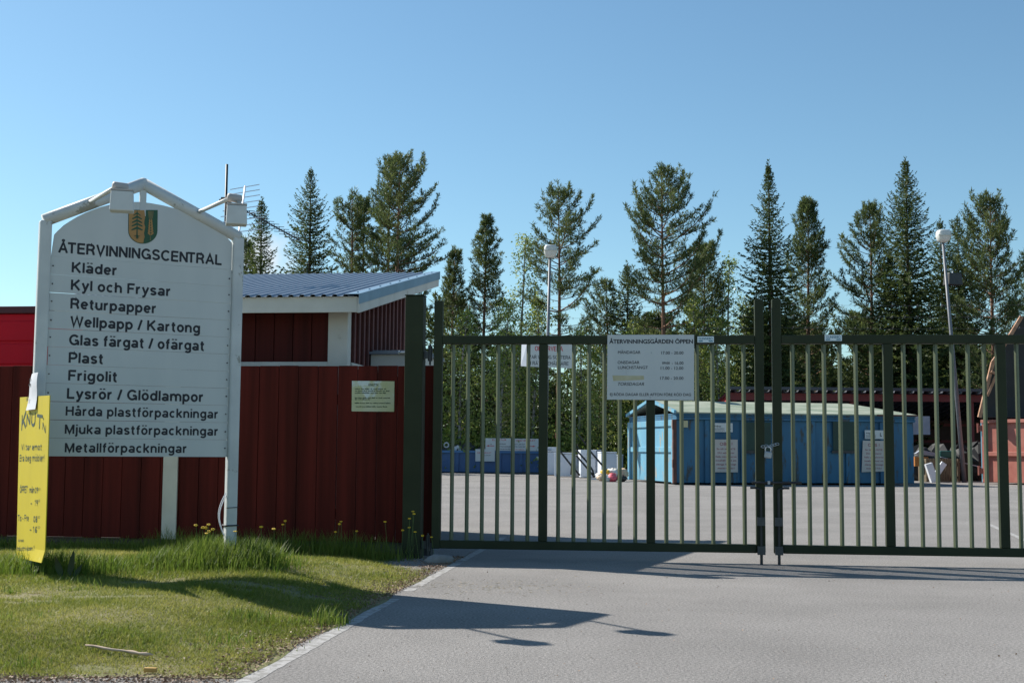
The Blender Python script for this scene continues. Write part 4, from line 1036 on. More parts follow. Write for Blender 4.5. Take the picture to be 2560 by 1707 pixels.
m1_, m2_, m3_ = el(2478, 928, 44.45), el(2491, 936, 44.45), el(2468, 990, 44.45)
b.bar(m1_, m2_, .08, .08); b.bar(m2_, m3_, .08, .08)
b.build('lid_rim', m_rim, lo)

# ------------------------------------------------------------------ lamp poles
def lamp_pole(label, top, bot, D, extra=False):
    P0 = at(*bot, D); P1 = at(*top, D)
    t = thing('lamp_pole', label, 'lamp post', (P0.x, D, 0), 0, 'yard lamp posts')
    T = Vector((P1.x - P0.x, 0, P1.z))
    b = MB(); b.tube([(0, 0, 0), T * .5, T], [.085, .068, .048], 12); po = b.build('pole', m_pole, t, smooth=True)
    b = MB()
    hd = []
    for z, sx, sy in ((-.10, .10, .12), (-.02, .17, .2), (.14, .21, .26), (.30, .20, .25), (.36, .17, .22)):
        n = 16
        hd.append([(T.x + .02 + sx * 1.18 * math.copysign(abs(math.cos(a)) ** .5, math.cos(a)), sy * math.copysign(abs(math.sin(a)) ** .5, math.sin(a)), T.z + z) for a in [2 * math.pi * i / n for i in range(n)]])
    vs = [q for r in hd for q in r]; fs = [(j * 16 + i, j * 16 + (i + 1) % 16, (j + 1) * 16 + (i + 1) % 16, (j + 1) * 16 + i) for j in range(4) for i in range(16)]
    fs += [tuple(reversed(range(16))), tuple(range(64, 80))]
    b.add(vs, fs); b.build('lamp_head', m_lamp, t, smooth=True)
    b = MB(); b.b2((T.x - .24, -.28, T.z + .13), (T.x + .28, -.2, T.z + .16)); b.build('lens', mat('lamp_lens', (.55, .55, .5), None, rough=.3), t)
    if extra:
        b = MB(); f = T * .84; b.box((f.x + .35, .3, f.z), (.62, .4, .45), rz=.3, taper=.85); fl = b.build('floodlight', m_dark, t, .02)
        b = MB(); b.tube([(f.x, 0, f.z + .33), (f.x + .35, .3, f.z + .33), (f.x + .35, .3, f.z + .2)], .03, 6); b.build('bracket', m_galv, fl)
    return t
lamp_pole('grey lamp post in front of the pine beyond the left gate leaf', (1375, 638), (1361, 1200), 47)
lamp_pole('grey leaning lamp post with a dark floodlight behind the right gate leaf', (2357, 600), (2411, 1203), 47, True)
# the sorting sign on the first lamp post
VO = tuple(at(1371, 1000, 46.75)); VO = (VO[0], VO[1], 0); VA = R(6)
def vp(px, py): return onp(px, py, VO, VA)
os2 = thing('sorting_sign', 'large white OBSERVERA sign fixed high on the lamp post behind the gate', 'sign', VO, VA)
c4 = [vp(1318, 857), vp(1435, 860), vp(1434, 921), vp(1320, 916)]
b = MB(); b.poly(c4, -.03, .0); pn = b.build('panel', m_signp, os2)
b = MB(); e0, e1 = vp(1306, 856), vp(1304, 914); b.add([(c4[0][0] - .002, -.03, c4[0][1]), (c4[3][0] - .002, -.03, c4[3][1]), (e1[0], .25, e1[1] - .0), (e0[0], .25, e0[1]), (c4[0][0] - .002, -.02, c4[0][1]), (c4[3][0] - .002, -.02, c4[3][1]), (e1[0] + .01, .26, e1[1]), (e0[0] + .01, .26, e0[1])], [(0, 3, 2, 1), (4, 5, 6, 7), (2, 3, 7, 6), (0, 4, 7, 3), (1, 2, 6, 5)]); b.build('side_flange', m_applw, os2)
b = MB()
for s, x0, x1, y, hh, mi in (('OBSERVERA', 1337, 1407, 877, 12, 0), ('VAR VÄNLIG SORTERA', 1322, 1426, 896.5, 9, 1), ('I RÄTT BEHÅLLARE', 1326, 1421, 912, 9, 1)):
    a, z = vp(x0, y); c, _ = vp(x1, y); h_ = abs(vp(x0, y - hh)[1] - z); b.k = mi; grot(b, s, a, z, c, z, h_, -.0305, .16)
b.k = 0; b.build('lettering', [m_redl, m_grey], pn)
b = MB(); b.box(((c4[0][0] + c4[1][0]) / 2, .12, (c4[0][1] + c4[3][1]) / 2), (.3, .2, .08)); b.build('bracket', m_galv, os2)

# ------------------------------------------------------------------ trees
def unit(a): return a / np.maximum(np.linalg.norm(a, axis=-1, keepdims=True), 1e-9)
def diamonds(P, D, L, Wd, rng):
    side = unit(np.cross(D, rng.normal(size=D.shape))) * Wd[:, None]
    mid = P + D * (L * .45)[:, None]
    return np.stack([P, mid + side, P + D * L[:, None], mid - side], 1)

def pine_geo(h, hw, seed, base=.25, ds=2.5, dens=1.0, up=1.0, lean=0.0):
    """trunk strokes + needle tufts of a Scots pine; hw = half width of the crown"""
    rng = np.random.default_rng(seed); mb = MB()
    tp = [(lean * h * t ** 2 + .12 * math.sin(3 * t + seed) * t, .1 * math.cos(2 * t + seed) * t, h * t) for t in np.linspace(0, 1, 9)]
    r0_ = .0095 * h + .02
    mb.tube(tp, [r0_ * (1 - .95 * t) + .008 for t in np.linspace(0, 1, 9)], 7)
    tpa = np.array(tp); C, A, T = [], [], []
    z = base * h; step = .60 * (h / 15) / dens; side = rng.uniform(0, 6.28)
    while z < h * .985:
        t = (z / h - base) / (1 - base)
        prof = min(1, .5 + 2.0 * t) * (1 - math.exp(-(h - z) / ds))
        nb = int(rng.integers(4, 7)); a0 = rng.uniform(0, 6.28)
        for k in range(nb):
            if rng.random() < .07: continue
            az = a0 + 6.283 * k / nb + rng.uniform(-.5, .5)
            long = 1 + .18 * math.cos(az - side)
            L = (hw * prof * rng.uniform(.55, 1.08) + .08) * long
            el0 = (-.12 + .42 * t * up + rng.uniform(-.15, .2)); el1 = min(1.3, el0 + rng.uniform(.4, 1.05)); L /= max(math.cos((el0 + el1) / 2), .6)
            L = min(L, (h - z) / max(math.sin((el0 + el1) / 2), .25) * rng.uniform(.8, 1.05) + .1)
            bx_ = np.interp(z, tpa[:, 2], tpa[:, 0]); by_ = np.interp(z, tpa[:, 2], tpa[:, 1])
            pts = [np.array([bx_, by_, z + rng.uniform(-.1, .1)])]; m = max(3, int(L / .26)); st = L / m
            for i in range(m):
                e = el0 + (el1 - el0) * ((i + 1) / m) ** 1.5
                az += rng.uniform(-.13, .13)
                pts.append(pts[-1] + st * np.array([math.cos(az) * math.cos(e), math.sin(az) * math.cos(e), math.sin(e)]))
            rb = .008 + .011 * L
            if L > .5: mb.tube(pts, [rb * (1 - .85 * i / m) for i in range(m + 1)], 4, False)
            ct = rng.uniform(-.28, .28); start = .42 if (L > 1.2 and t < .4) else .24
            for i in range(1, m + 1):
                f = i / m; d = (pts[i] - pts[i - 1]) / st
                if f < start and L > .8: continue
                C.append(pts[i]); A.append(d + np.array([0, 0, .4])); T.append(ct)
                for sg in (-1, 1):          # side twigs, turned up at the tips
                    if rng.random() < .18: continue
                    sd = np.cross(d, [0, 0, 1]) * sg
                    ll = (.12 + .30 * min(L, 2.4) * (1.12 - f)) * rng.uniform(.6, 1.2)
                    dd = unit((sd * .75 + d * .75 + np.array([0, 0, rng.uniform(-.05, .55)]))[None])[0]
                    q = int(ll / .17) + 1
                    for j in range(1, q + 1):
                        C.append(pts[i] + dd * ll * j / q); A.append(unit((dd * .7 + np.array([0, 0, .3 + .5 * j / q]))[None])[0]); T.append(ct)
        z += step * (1.15 - .6 * t) * rng.uniform(.7, 1.4)
    for k in range(4): C.append(tpa[-1] + np.array([0, 0, -.14 * k])); A.append(np.array([0, 0, 1.5])); T.append(0)
    C, A, T = np.array(C), np.array(A), np.array(T); nbld = 8
    C = np.repeat(C, nbld, 0); A = np.repeat(A, nbld, 0); T = np.repeat(T, nbld)
    D = unit(A * .85 + rng.normal(size=A.shape) * .55)
    L = rng.uniform(.13, .27, len(C)); V = diamonds(C + rng.normal(size=C.shape) * .03, D, L, rng.uniform(.014, .024, len(C)), rng)
    return mb, V, np.clip(.42 + T + rng.normal(size=len(C)) * .22, 0, 1)

def spruce_geo(h, hw, seed, base=.06, ds=3.5, dens=1.0, ragged=.3):
    rng = np.random.default_rng(seed); mb = MB()
    mb.tube([(0, 0, 0), (.05, 0, h * .5), (0, 0, h)], [.010 * h + .03, .006 * h + .02, .008], 7)
    P, D, L, T = [], [], [], []
    z = base * h
    while z < h - .15:
        t = (z / h - base) / (1 - base)
        prof = (1 - math.exp(-(h - z) / ds)) * min(1, .6 + 3 * t)
        nb = int(rng.integers(7, 10)); a0 = rng.uniform(0, 6.28); wl = rng.uniform(1 - ragged, 1 + ragged * .55)
        for k in range(nb):
            Lb = hw * prof * wl * rng.uniform(.65, 1.2) + .03
            az = a0 + 6.283 * k / nb + rng.uniform(-.3, .3); e0 = -.45 + .95 * t
            m = max(2, int(Lb / .16)); st = Lb / m; p = np.array([0, 0, z]); ct = rng.uniform(-.2, .2)
            for i in range(m):
                f = (i + 1) / m; e = e0 - .25 * math.sin(f * 3.14) + .55 * f * f
                d = np.array([math.cos(az) * math.cos(e), math.sin(az) * math.cos(e), math.sin(e)]); p = p + d * st
                nn_ = 7 if f > .25 else 4
                for _ in range(nn_):
                    sd = np.cross(d, [0, 0, 1]) * rng.uniform(-1, 1)
                    dd = d * rng.uniform(.2, 1.0) + sd * 1.0 + np.array([0, 0, rng.uniform(-.65, .12)])
                    P.append(p - d * st * rng.uniform(0, 1)); D.append(dd); L.append(rng.uniform(.14, .32) * (.42 + .78 * (1 - t))); T.append(ct)
        z += (.235 - .10 * t) * rng.uniform(.5, 1.5) / dens
    for _ in range(30): P.append(np.array([0, 0, h - rng.uniform(-.1, .7)])); D.append(np.array([rng.normal() * .45, rng.normal() * .45, .8])); L.append(.16); T.append(0)
    P, D, L, T = np.array(P), unit(np.array(D)), np.array(L), np.array(T)
    V = diamonds(P, D, L, L * rng.uniform(.12, .20, len(L)), rng)
    return mb, V, np.clip(.4 + T + rng.normal(size=len(L)) * .2, 0, 1)

def birch_geo(h, hw, seed, base=.12, dens=1.0, leaf=.062):
    rng = np.random.default_rng(seed); mb = MB()
    tp = [(.18 * math.sin(2.2 * t + seed) * t * 2, .12 * math.cos(2 * t + seed) * t, h * t) for t in np.linspace(0, 1, 8)]
    mb.tube(tp, [(.009 * h + .012) * (1 - .9 * t) + .008 for t in np.linspace(0, 1, 8)], 7)
    tpa = np.array(tp); C, T = [], []
    n = int(h * 7 * dens)
    for k in range(n):
        t = base + (1 - base) * (k + rng.random()) / n; z = h * t; tt = (t - base) / (1 - base)
        L = hw * (math.sin(min(1, tt * 1.6 + .25) * 1.57)) * (1 - tt) ** .55 * rng.uniform(.5, 1.15) + .15
        az = rng.uniform(0, 6.28); e = rng.uniform(.3, .9)
        p = np.array([np.interp(z, tpa[:, 2], tpa[:, 0]), np.interp(z, tpa[:, 2], tpa[:, 1]), z]); pts = [p]; m = max(3, int(L / .25)); ct = rng.uniform(-.22, .22)
        for i in range(m):
            d = np.array([math.cos(az) * math.cos(e), math.sin(az) * math.cos(e), math.sin(e)]); pts.append(pts[-1] + d * L / m); e -= rng.uniform(.05, .3) * 3 / m; az += rng.uniform(-.25, .25)
            if i >= 1 or L < .5:
                q = rng.integers(10, 22); C.append(pts[-1] + rng.normal(size=(q, 3)) * np.array([.18, .18, .16])); T += [ct] * q
        mb.tube(pts, [.014 * (1 - .8 * i / m) for i in range(m + 1)], 3, False)
    C = np.concatenate(C); T = np.array(T); D = unit(rng.normal(size=C.shape) + np.array([0, 0, -.3]))
    L = rng.uniform(.8, 1.5, len(C)) * leaf * 1.5
    V = diamonds(C, D, L, L * .36, rng)
    return mb, V, np.clip(.42 + T + rng.normal(size=len(C)) * .25, 0, 1)

def tree(kind, name, label, px, top, D, hw, seed, **kw):
    p = gr(px * 1.0884, 1250); x = (at(px * 1.0884, 1000, D)).x; h = at(px * 1.0884, top * 1.0884, D).z
    t = thing(name, label, 'tree', (x, D, 0), 0, {'pine': 'pines', 'spruce': 'spruces', 'birch': 'birches'}[kind] + ' beyond the yard')
    mb, V, tv = {'pine': pine_geo, 'spruce': spruce_geo, 'birch': birch_geo}[kind](h, hw, seed, **kw)
    mb.build('trunk', {'pine': m_bark_p, 'spruce': m_bark_s, 'birch': m_bark_b}[kind], t, smooth=True)
    npmesh('crown', V, 4, {'pine': m_needle_p, 'spruce': m_needle_s, 'birch': m_leaf_b}[kind], tv, t)
    return t
K = 1.0884 / 3164
def m_(px, D): return px * K * D
TREES = [
 ('spruce', 'slim dark spruce just right of the television aerial', 590, 458, 60, 1.50, dict(ds=3.5, ragged=.35, dens=1.3)),
 ('pine', 'small pine half hidden by the right post of the white sign', 556, 548, 63, 1.30, dict(base=.1, ds=3)),
 ('spruce', 'light green pointed spruce above the middle of the shed roof', 703, 388, 64, 1.75, dict(ds=3.2, ragged=.35, dens=1.2)),
 ('pine', 'left stem of the twin pines above the shed roof', 806, 441, 66, 1.35, dict(base=.2, ds=1.8)),
 ('pine', 'right stem of the twin pines above the shed roof', 833, 458, 67, 1.25, dict(base=.2, ds=2)),
 ('pine', 'slim pine with a thin stem standing against the broad pine at the shed roof end', 890, 362, 64, 1.20, dict(base=.25, ds=2.4)),
 ('pine', 'tallest broad pine above the right end of the shed roof', 909, 356, 62, 2.25, dict(base=.2, ds=2.2, dens=1.25, up=.9)),
 ('pine', 'small slender pine above the thick gate post', 1037, 570, 66, 1.25, dict(base=.06, ds=3.6, dens=1.2)),
 ('pine', 'narrow pointed pine above the left end of the gate rail', 1108, 500, 66, 1.55, dict(base=.08, ds=4.2, dens=1.3)),
 ('birch', 'thin airy birch left of the first lamp post', 1188, 545, 64, 1.50, dict(dens=1.3)),
 ('pine', 'bare-stemmed pine with an open crown behind the first lamp post', 1281, 437, 61, 1.85, dict(base=.34, ds=1.4, up=.9, dens=1.25)),
 ('pine', 'ragged little pine right of the bare-stemmed pine', 1395, 640, 66, 1.40, dict(base=.1, ds=2.2)),
 ('spruce', 'low dark spruce left of the large central pine', 1440, 606, 65, 1.90, dict(ds=3.0, ragged=.5, dens=1.3)),
 ('pine', 'large spreading pine above the opening hours sign', 1526, 393, 60, 2.50, dict(base=.2, ds=2.2, up=1.2, dens=1.2)),
 ('pine', 'dense pine against the right side of the large central pine', 1622, 560, 63, 1.50, dict(base=.1, ds=2.6, dens=1.3)),
 ('birch', 'pale airy birch left of the tall central spruce', 1682, 598, 63, 1.40, dict(dens=1.2)),
 ('spruce', 'tall slim spruce rising behind the meeting gate leaves', 1770, 376, 58, 2.10, dict(ds=6.5, ragged=.4, dens=1.4)),
 ('pine', 'dense cone-shaped pine just right of the meeting gate leaves', 1857, 462, 62, 1.85, dict(base=.05, ds=4.6, dens=1.6, up=1.2)),
 ('pine', 'open pine with long left branches near the maker label', 2003, 475, 62, 2.00, dict(base=.2, ds=2.8, up=1.3, dens=1.1)),
 ('spruce', 'tallest spruce right of the open pine, left of the leaning lamp post', 2090, 365, 59, 1.90, dict(ds=3.8, ragged=.4, dens=1.4)),
 ('spruce', 'lower spruce against the left side of the tallest spruce', 2050, 585, 60, 1.70, dict(ds=3, dens=1.3)),
 ('spruce', 'spruce whose tip shows just above the leaning lamp head', 2168, 502, 66, 1.60, dict(ds=3, dens=1.2)),
 ('spruce', 'short spruce immediately right of the leaning lamp post', 2208, 498, 65, 1.60, dict(ds=3, dens=1.2)),
 ('pine', 'broad pine at the right edge with upswept branches', 2287, 450, 60, 2.10, dict(base=.12, ds=2.8, up=1.4, dens=1.35)),
 ('pine', 'pine cut by the right edge of the picture', 2400, 520, 62, 2.10, dict(base=.12, ds=2.8)),
 ('birch', 'leafy birch behind the first bars of the gate', 1060, 720, 60.0, 1.7, dict(dens=1.7)),
 ('birch', 'bright birch behind the third bay bars left of the OBSERVERA sign', 1150, 700, 59.5, 1.7, dict(dens=1.7)),
 ('birch', 'birch with a pale stem behind the low blue skip signs', 1222, 690, 60.5, 1.7, dict(dens=1.7)),
 ('birch', 'leafy birch under the bare-stemmed pine', 1325, 770, 59.5, 1.7, dict(dens=1.7)),
 ('birch', 'birch just left of the opening hours sign', 1385, 790, 59.5, 1.5, dict(dens=1.7)),
 ('birch', 'birch behind the opening hours sign', 1470, 760, 60.5, 1.6, dict(dens=1.7)),
 ('birch', 'tall leafy birch right of the opening hours sign', 1610, 690, 59.5, 1.7, dict(dens=1.7)),
 ('birch', 'young birch behind the left maker label', 1660, 730, 58.5, 1.5, dict(dens=1.7)),
 ('birch', 'birch at the left foot of the tall slim spruce', 1718, 700, 59.5, 1.4, dict(dens=1.7)),
]
for i, (k, lab, px, top, D, hw, kw) in enumerate(TREES):
    tree(k, k + '_tree', lab, px, top, D, hw, 100 + 7 * i, **kw)

# the wood behind, which reads as one dark mass
rng = np.random.default_rng(77); VV, TT = [], []; wm = MB()
srcs = [spruce_geo(9, 1.6, 900, base=.02, dens=.6), pine_geo(10, 1.7, 901, base=.06, dens=.8), spruce_geo(8, 1.5, 902, base=.02, dens=.6), birch_geo(8, 1.7, 903)]
for k in range(340):
    Dd = rng.uniform(67, 95); px = rng.uniform(540, 2700)
    x = at(px * 1.0884, 1000, Dd).x; b_, V_, t_v = srcs[k % 3 if px > 1720 or rng.random() < .75 else 3]
    lim = 6.8 if 1240 < px < 1380 else 8.8 if px < 1700 else 9.9
    s = (rng.uniform(.75, 1.05) if k < 150 else rng.uniform(.45, .72)) * lim / 9.5; a = rng.uniform(0, 6.28); c, sn = math.cos(a), math.sin(a)
    Rm = np.array([[c, -sn, 0], [sn, c, 0], [0, 0, 1]]) * s
    sel = rng.random(len(V_)) < .38; Q = V_[sel]; cq = Q.mean(1, keepdims=True)
    VV.append((cq + (Q - cq) * 1.75) @ Rm.T * np.array([1.5, 1.5, 1]) + np.array([x, Dd, 0])); TT.append(t_v[sel])
    wm.tube([(x, Dd, 0), (x, Dd, 8 * s)], [.10, .03], 5, False)
V = np.concatenate(VV); T = np.concatenate(TT)
wood = thing('forest', 'dense dark wood filling in behind the separate trees', 'forest'); wood['kind'] = 'stuff'
npmesh('foliage', V, 4, m_needle_s, T, wood); wm.build('trunks', m_bark_s, wood)

# low shrubs at the wood edge
rng = np.random.default_rng(12); P = []
for k in range(150):
    px = rng.uniform(900, 2700); D = rng.uniform(59.5, 64); x = at(px * 1.0884, 1000, D).x; hh = rng.uniform(.6, 2.4); n = int(260 * hh)
    q = rng.normal(size=(n, 3)) * np.array([.55, .55, .32 * hh]) + np.array([x, D, .5 * hh]); P.append(q)
P = np.concatenate(P); P[:, 2] = np.abs(P[:, 2]); D = unit(rng.normal(size=P.shape)); L = rng.uniform(.12, .24, len(P))
o = npmesh('shrubs', diamonds(P, D, L, L * .32, rng), 4, m_leaf_b, np.clip(rng.normal(.25, .25, len(P)), 0, 1)); tag(o, 'leafy undergrowth along the edge of the wood', 'shrubs', kind='stuff')

# ------------------------------------------------------------------ grass
def patch(x, y):
    return .5 + .5 * (np.sin(2.1 * x + 1.3 * y) * .4 + np.sin(5.3 * x - 3.1 * y + 1.2) * .3 + np.sin(1.1 * x + 6.3 * y + .5) * .3)
def lawn_blades(n, seed, ymin, ymax, hl, hh, wd):
    rng = np.random.default_rng(seed)
    y = rng.uniform(ymin, ymax, n); u = rng.random(n); ex = -1.296 + .115 * (y - 5.66)
    xl_ = np.maximum(-.44 * y - .3, -7); x = xl_ + (ex - xl_) * u
    dE = ex - x; dF = y - np.array([front_y(a) for a in x])
    bare = ((np.abs(y - 8.9 + .05 * np.sin(4 * x)) < .10 + .05 * np.sin(9 * x)) & (x > -2.7) & (x < -1.45) | ((np.abs(y - 7.9) < .07) & (x > -2.75) & (x < -2.2))) & (rng.random(n) < .9)
    rs_ = np.random.default_rng(55)
    for k in range(46):
        cx, cy = rs_.uniform(-4.6, -.9), rs_.uniform(6.0, 11.5); rx, ry = rs_.uniform(.05, .26), rs_.uniform(.03, .12)
        bare |= (((x - cx) / rx) ** 2 + ((y - cy) / ry) ** 2 + .5 * np.sin(23 * x + 31 * y) < 1) & (rng.random(n) < .8)
    keep = (dF > -.02 + rng.exponential(.06, n)) & (dE > rng.exponential(.06, n) - .04 + .10 * np.clip(np.sin(7.3 * y) * np.sin(17 * y + 2) + .25, 0, 1)) & ~bare
    pt = patch(x, y); keep &= rng.random(n) < (.45 + .65 * pt)
    x, y, pt, dE = x[keep], y[keep], pt[keep], dE[keep]; n = len(x)
    z = np.array([lawn_z(a, b) for a, b in zip(x, y)])
    h = rng.uniform(hl, hh, n) * (.6 + .6 * pt) * 1.25; a = rng.uniform(0, 6.28, n); ln_ = rng.uniform(.3, 1.9, n)
    d = np.stack([np.cos(a) * ln_, np.sin(a) * ln_, np.ones(n)], 1); d = unit(d)
    b0 = np.stack([x, y, z - .004], 1); a2 = rng.uniform(0, 6.28, n); w = wd * rng.uniform(.6, 1.3, n)
    s = np.stack([np.cos(a2) * w, np.sin(a2) * w, np.zeros(n)], 1)
    V = np.stack([b0 - s, b0 + s, b0 + d * h[:, None]], 1)
    dry = np.exp(-((y - 11.4) / .45) ** 2) * (x < -2.7) * .8 + .25 * (np.sin(13 * x + 7 * y) * np.sin(11 * y - 9 * x) > .45)
    tv = np.clip(.60 - .55 * pt + .18 * np.sin(4.7 * x - 2) * np.sin(3.9 * y + 1.5 * x) + dry + rng.normal(size=n) * .24, 0, 1)
    return V, tv
Vs, ts = zip(lawn_blades(170000, 1, 5.7, 8.2, .014, .036, .0024), lawn_blades(190000, 2, 8.2, 13.0, .018, .045, .0032))
o = npmesh('short_grass', np.concatenate(Vs), 3, m_grass, np.concatenate(ts)); tag(o, 'short mown grass, green with dry yellow patches', 'grass', kind='stuff')

def tall_blades(spots, seed):
    rng = np.random.default_rng(seed); VV, TT = [], []
    for (cx, cy, sx, sy, n, h0, h1, tb) in spots:
        x = cx + rng.normal(size=n) * sx; y = cy + rng.normal(size=n) * sy
        ok = x < -1.296 + .115 * (y - 5.66) + .1; x, y = x[ok], y[ok]; m = len(x)
        fall = np.exp(-(((x - cx) / (2.2 * sx)) ** 2 + ((y - cy) / (2.2 * sy)) ** 2))
        z = np.array([lawn_z(a, b) for a, b in zip(x, y)]); h = rng.uniform(h0, h1, m) * (.35 + .65 * fall)
        a = rng.uniform(0, 6.28, m); l1 = rng.uniform(.02, .35, m); l2 = l1 + rng.uniform(.05, .55, m); w = rng.uniform(.0018, .0036, m)
        s = np.stack([-np.sin(a), np.cos(a), np.zeros(m)], 1) * w[:, None]; dr = np.stack([np.cos(a), np.sin(a), np.zeros(m)], 1)
        up_ = np.array([0, 0, 1.])
        p0 = np.stack([x, y, z - .01], 1); p1 = p0 + (dr * l1[:, None] + up_) * (h * .55)[:, None]; p2 = p1 + (dr * l2[:, None] + up_ * .75) * (h * .45)[:, None]
        VV += [np.stack([p0 - s, p0 + s, p1 + s * .8, p1 - s * .8], 1), np.stack([p1 - s * .8, p1 + s * .8, p2 + s * .1, p2 - s * .1], 1)]
        tv = np.clip(tb + rng.normal(size=m) * .22, 0, 1); TT += [tv, np.clip(tv + .1, 0, 1)]
    return np.concatenate(VV), np.concatenate(TT)
spots = [(-2.35, 10.05, .20, .22, 2600, .14, .33, .28), (-2.08, 10.1, .19, .24, 1800, .13, .29, .28), (-2.72, 10.05, .16, .2, 900, .10, .22, .35),
         (-3.45, 9.55, .35, .25, 2600, .10, .24, .25), (-3.9, 9.3, .35, .3, 1800, .10, .2, .3), (-3.1, 9.6, .2, .2, 500, .05, .12, .35),
         (-1.10, 7.7, .07, .10, 150, .08, .17, .45), (-1.5, 7.55, .14, .10, 220, .06, .12, .4), (-1.5, 6.9, .15, .15, 300, .03, .07, .35), (-1.9, 6.6, .25, .15, 300, .03, .06, .4)]
for k in range(16): spots.append((-5.6 + k * .29, 12.45 + .036 * (8 - k), .18, .14, 330, .08 if k < 8 else .12, .32 if k > 7 else .17, .35))
rs_ = np.random.default_rng(66)
for k in range(34): spots.append((rs_.uniform(-4.2, -1.0), rs_.uniform(6.1, 10.8), rs_.uniform(.03, .10), rs_.uniform(.03, .07), int(rs_.uniform(25, 90)), .03, rs_.uniform(.05, .11), rs_.uniform(.1, .6)))
V, T = tall_blades(spots, 9)
o = npmesh('tall_grass', V, 4, m_tall, T); tag(o, 'long tufts of grass round the sign posts and along the fence', 'grass', kind='stuff')
# seed heads and litter
rng = np.random.default_rng(21); n = 7500
y = rng.uniform(5.75, 12.6, n); ex = -1.296 + .115 * (y - 5.66); x = ex - rng.gamma(1.6, .10, n) + .05
fx = rng.uniform(-2.6, -1.35, 1600); fy = 5.82 + rng.normal(size=1600) * .06
x = np.concatenate([x, fx]); y = np.concatenate([y, fy]); n = len(x)
z = np.array([max(lawn_z(a, b), .0) for a, b in zip(x, y)]) + rng.uniform(.003, .014, n)
d = unit(np.stack([rng.normal(size=n), rng.normal(size=n), rng.normal(size=n) * .25], 1)); L = rng.uniform(.006, .022, n)
o = npmesh('leaf_litter', diamonds(np.stack([x, y, z], 1), d, L, L * rng.uniform(.15, .4, n), rng), 4, m_litter, rng.random(n)); tag(o, 'reddish brown leaf litter along the lawn edge', 'litter', kind='stuff')
# loose grit on the road
n = 1500; x = rng.uniform(-1.2, 5, n); y = rng.uniform(5.6, 12, n); P = np.stack([x, y, np.full(n, .003)], 1)
d = unit(np.stack([rng.normal(size=n), rng.normal(size=n), np.abs(rng.normal(size=n)) * .5], 1)); L = rng.gamma(1.5, .0022, n) + .002
o = npmesh('road_grit', diamonds(P, d, L, L * .4, rng), 4, m_litter, rng.random(n)); tag(o, 'loose grit and bits scattered on the asphalt', 'grit', kind='stuff')

# pale straw blown over the road in front of the gate post
n = 420; x = rng.normal(-.15, .38, n); y = rng.normal(9.9, .33, n); ok = x > edge_x(9.9) + .08; x, y = x[ok], y[ok]; n = len(x)
d = unit(np.stack([rng.normal(size=n), rng.normal(size=n), np.abs(rng.normal(size=n)) * .15], 1)); L = rng.uniform(.015, .06, n)
o = npmesh('straw', diamonds(np.stack([x, y, np.full(n, .003)], 1), d, L, L * .02 + .0005, rng), 4, leafmat('pale_straw', (.34, .28, .18), (.48, .40, .27), .1), rng.random(n)); tag(o, 'pale dry straw blown over the asphalt in front of the gate', 'straw', kind='stuff')
# buttercups
def flower(P, seed, scale, label, group):
    rr = random.Random(seed); gz = lawn_z(P.x, P.y) if P.x < edge_x(P.y) else 0
    t = thing('buttercup', label, 'flower', (P.x, P.y, gz), 0, group)
    hgt = P.z - gz; b = MB(); lx = rr.uniform(-.05, .05)
    b.tube([(lx, 0, 0), (lx * .4, .01, hgt * .6), (0, 0, hgt)], .0022, 4); b.build('stem', m_stem, t)
    b = MB(); r = .0095 * scale
    ti = rr.uniform(.2, .8)
    for k in range(5):
        a = 6.283 * k / 5; c = Vector((math.cos(a) * r, -.004 + math.sin(a) * r * .5, hgt + math.sin(a) * r * ti))
        b.lump(c, (r * .75, r * .5, r * .45), seed + k, .1, 6, 4)
    b.build('petals', m_petal, t, smooth=True)
for i, (cx, cy) in enumerate(((1440, 330), (1493, 347), (1512, 349), (1535, 325), (1520, 390), (1537, 375), (1567, 360), (1730, 375), (1725, 403), (1920, 342), (2013, 357))):
    P = at(cx * .34014, 1200 + .34 * cy, 9.95 + .1 * (i % 3)); flower(P, i, 1.0, 'yellow buttercup in the tall grass around the right post of the white sign', 'buttercups by the sign post')
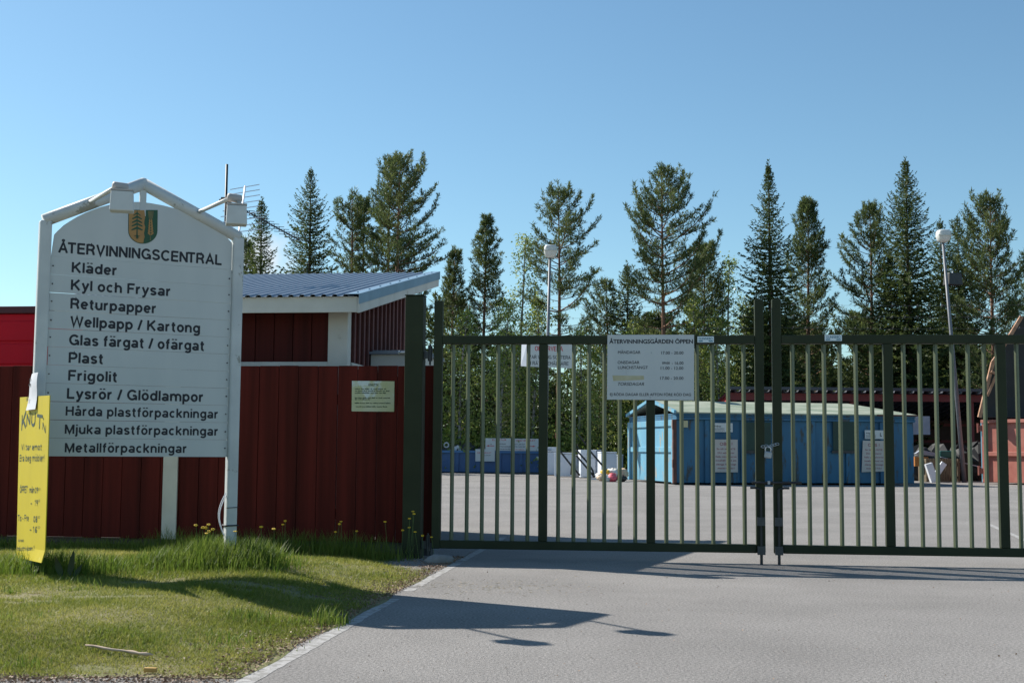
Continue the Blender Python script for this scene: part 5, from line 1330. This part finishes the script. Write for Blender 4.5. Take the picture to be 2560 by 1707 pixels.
for i, (cx, cy) in enumerate(((562, 520), (540, 552), (1075, 525), (1060, 548), (1023, 620), (1218, 613), (1478, 527), (1640, 605), (1735, 432), (1745, 455), (1703, 498), (1700, 580), (1755, 620), (1823, 655), (1905, 668))):
    P = at(560 + .2723 * cx, 1160 + .2723 * cy, 12.2 + .06 * (i % 3)); flower(P, 40 + i, .95, 'yellow buttercup growing in the shade at the foot of the red fence', 'buttercups by the fence')
# dock plant
dk = thing('dock_plant', 'dark broad-leaved dock plant in the grass right of the yellow board', 'plant', (at(172, 1440, 9.0).x, 9.0, lawn_z(-3.1, 9.0)))
for (dx, hh, wd, ln_) in ((.0, .20, .022, .03), (-.05, .15, .025, -.05), (.03, .10, .02, .06)):
    b = MB(); pts = []
    n = 8
    for k in range(n + 1): pts.append((dx + ln_ * k / n + wd * math.sin(math.pi * (k / n) ** .8), hh * k / n))
    for k in range(n, -1, -1): pts.append((dx + ln_ * k / n - wd * math.sin(math.pi * (k / n) ** .8), hh * k / n))
    b.poly(pts[:n + 1] + pts[n + 2:-1], 0, .003); b.build('leaf', mat('dock_leaf', (.03, .06, .02), (.05, .05, .02), 9), dk)
# stick and block on the lawn
def on_lawn(px, py):
    z = .05
    for _ in range(12): p = gr(px, py, z); z = .5 * z + .5 * lawn_z(p.x, p.y)
    return gr(px, py, z)
A_, B_ = on_lawn(213, 1624), on_lawn(383, 1648)
b = MB(); pts = [A_.lerp(B_, k / 10) for k in range(11)]
pts = [Vector((p.x, p.y + .008 * math.sin(k * 1.3), lawn_z(p.x, p.y) + .024)) for k, p in enumerate(pts)]
b.tube(pts, [.004, .006, .007, .007, .0065, .006, .006, .010, .006, .010, .003], 7); tag(b.build('stick', m_wood, smooth=True), 'bleached crooked stick lying on the mown lawn', 'stick')
p = on_lawn(376, 1683); b = MB(); b.box((0, 0, .012), (.06, .022, .02), rz=-.1); o = b.build('wood_block', m_woody, bevel=.003); o.location = (p.x, p.y, lawn_z(p.x, p.y) + .006); tag(o, 'small yellow wooden block at the front edge of the lawn', 'block')
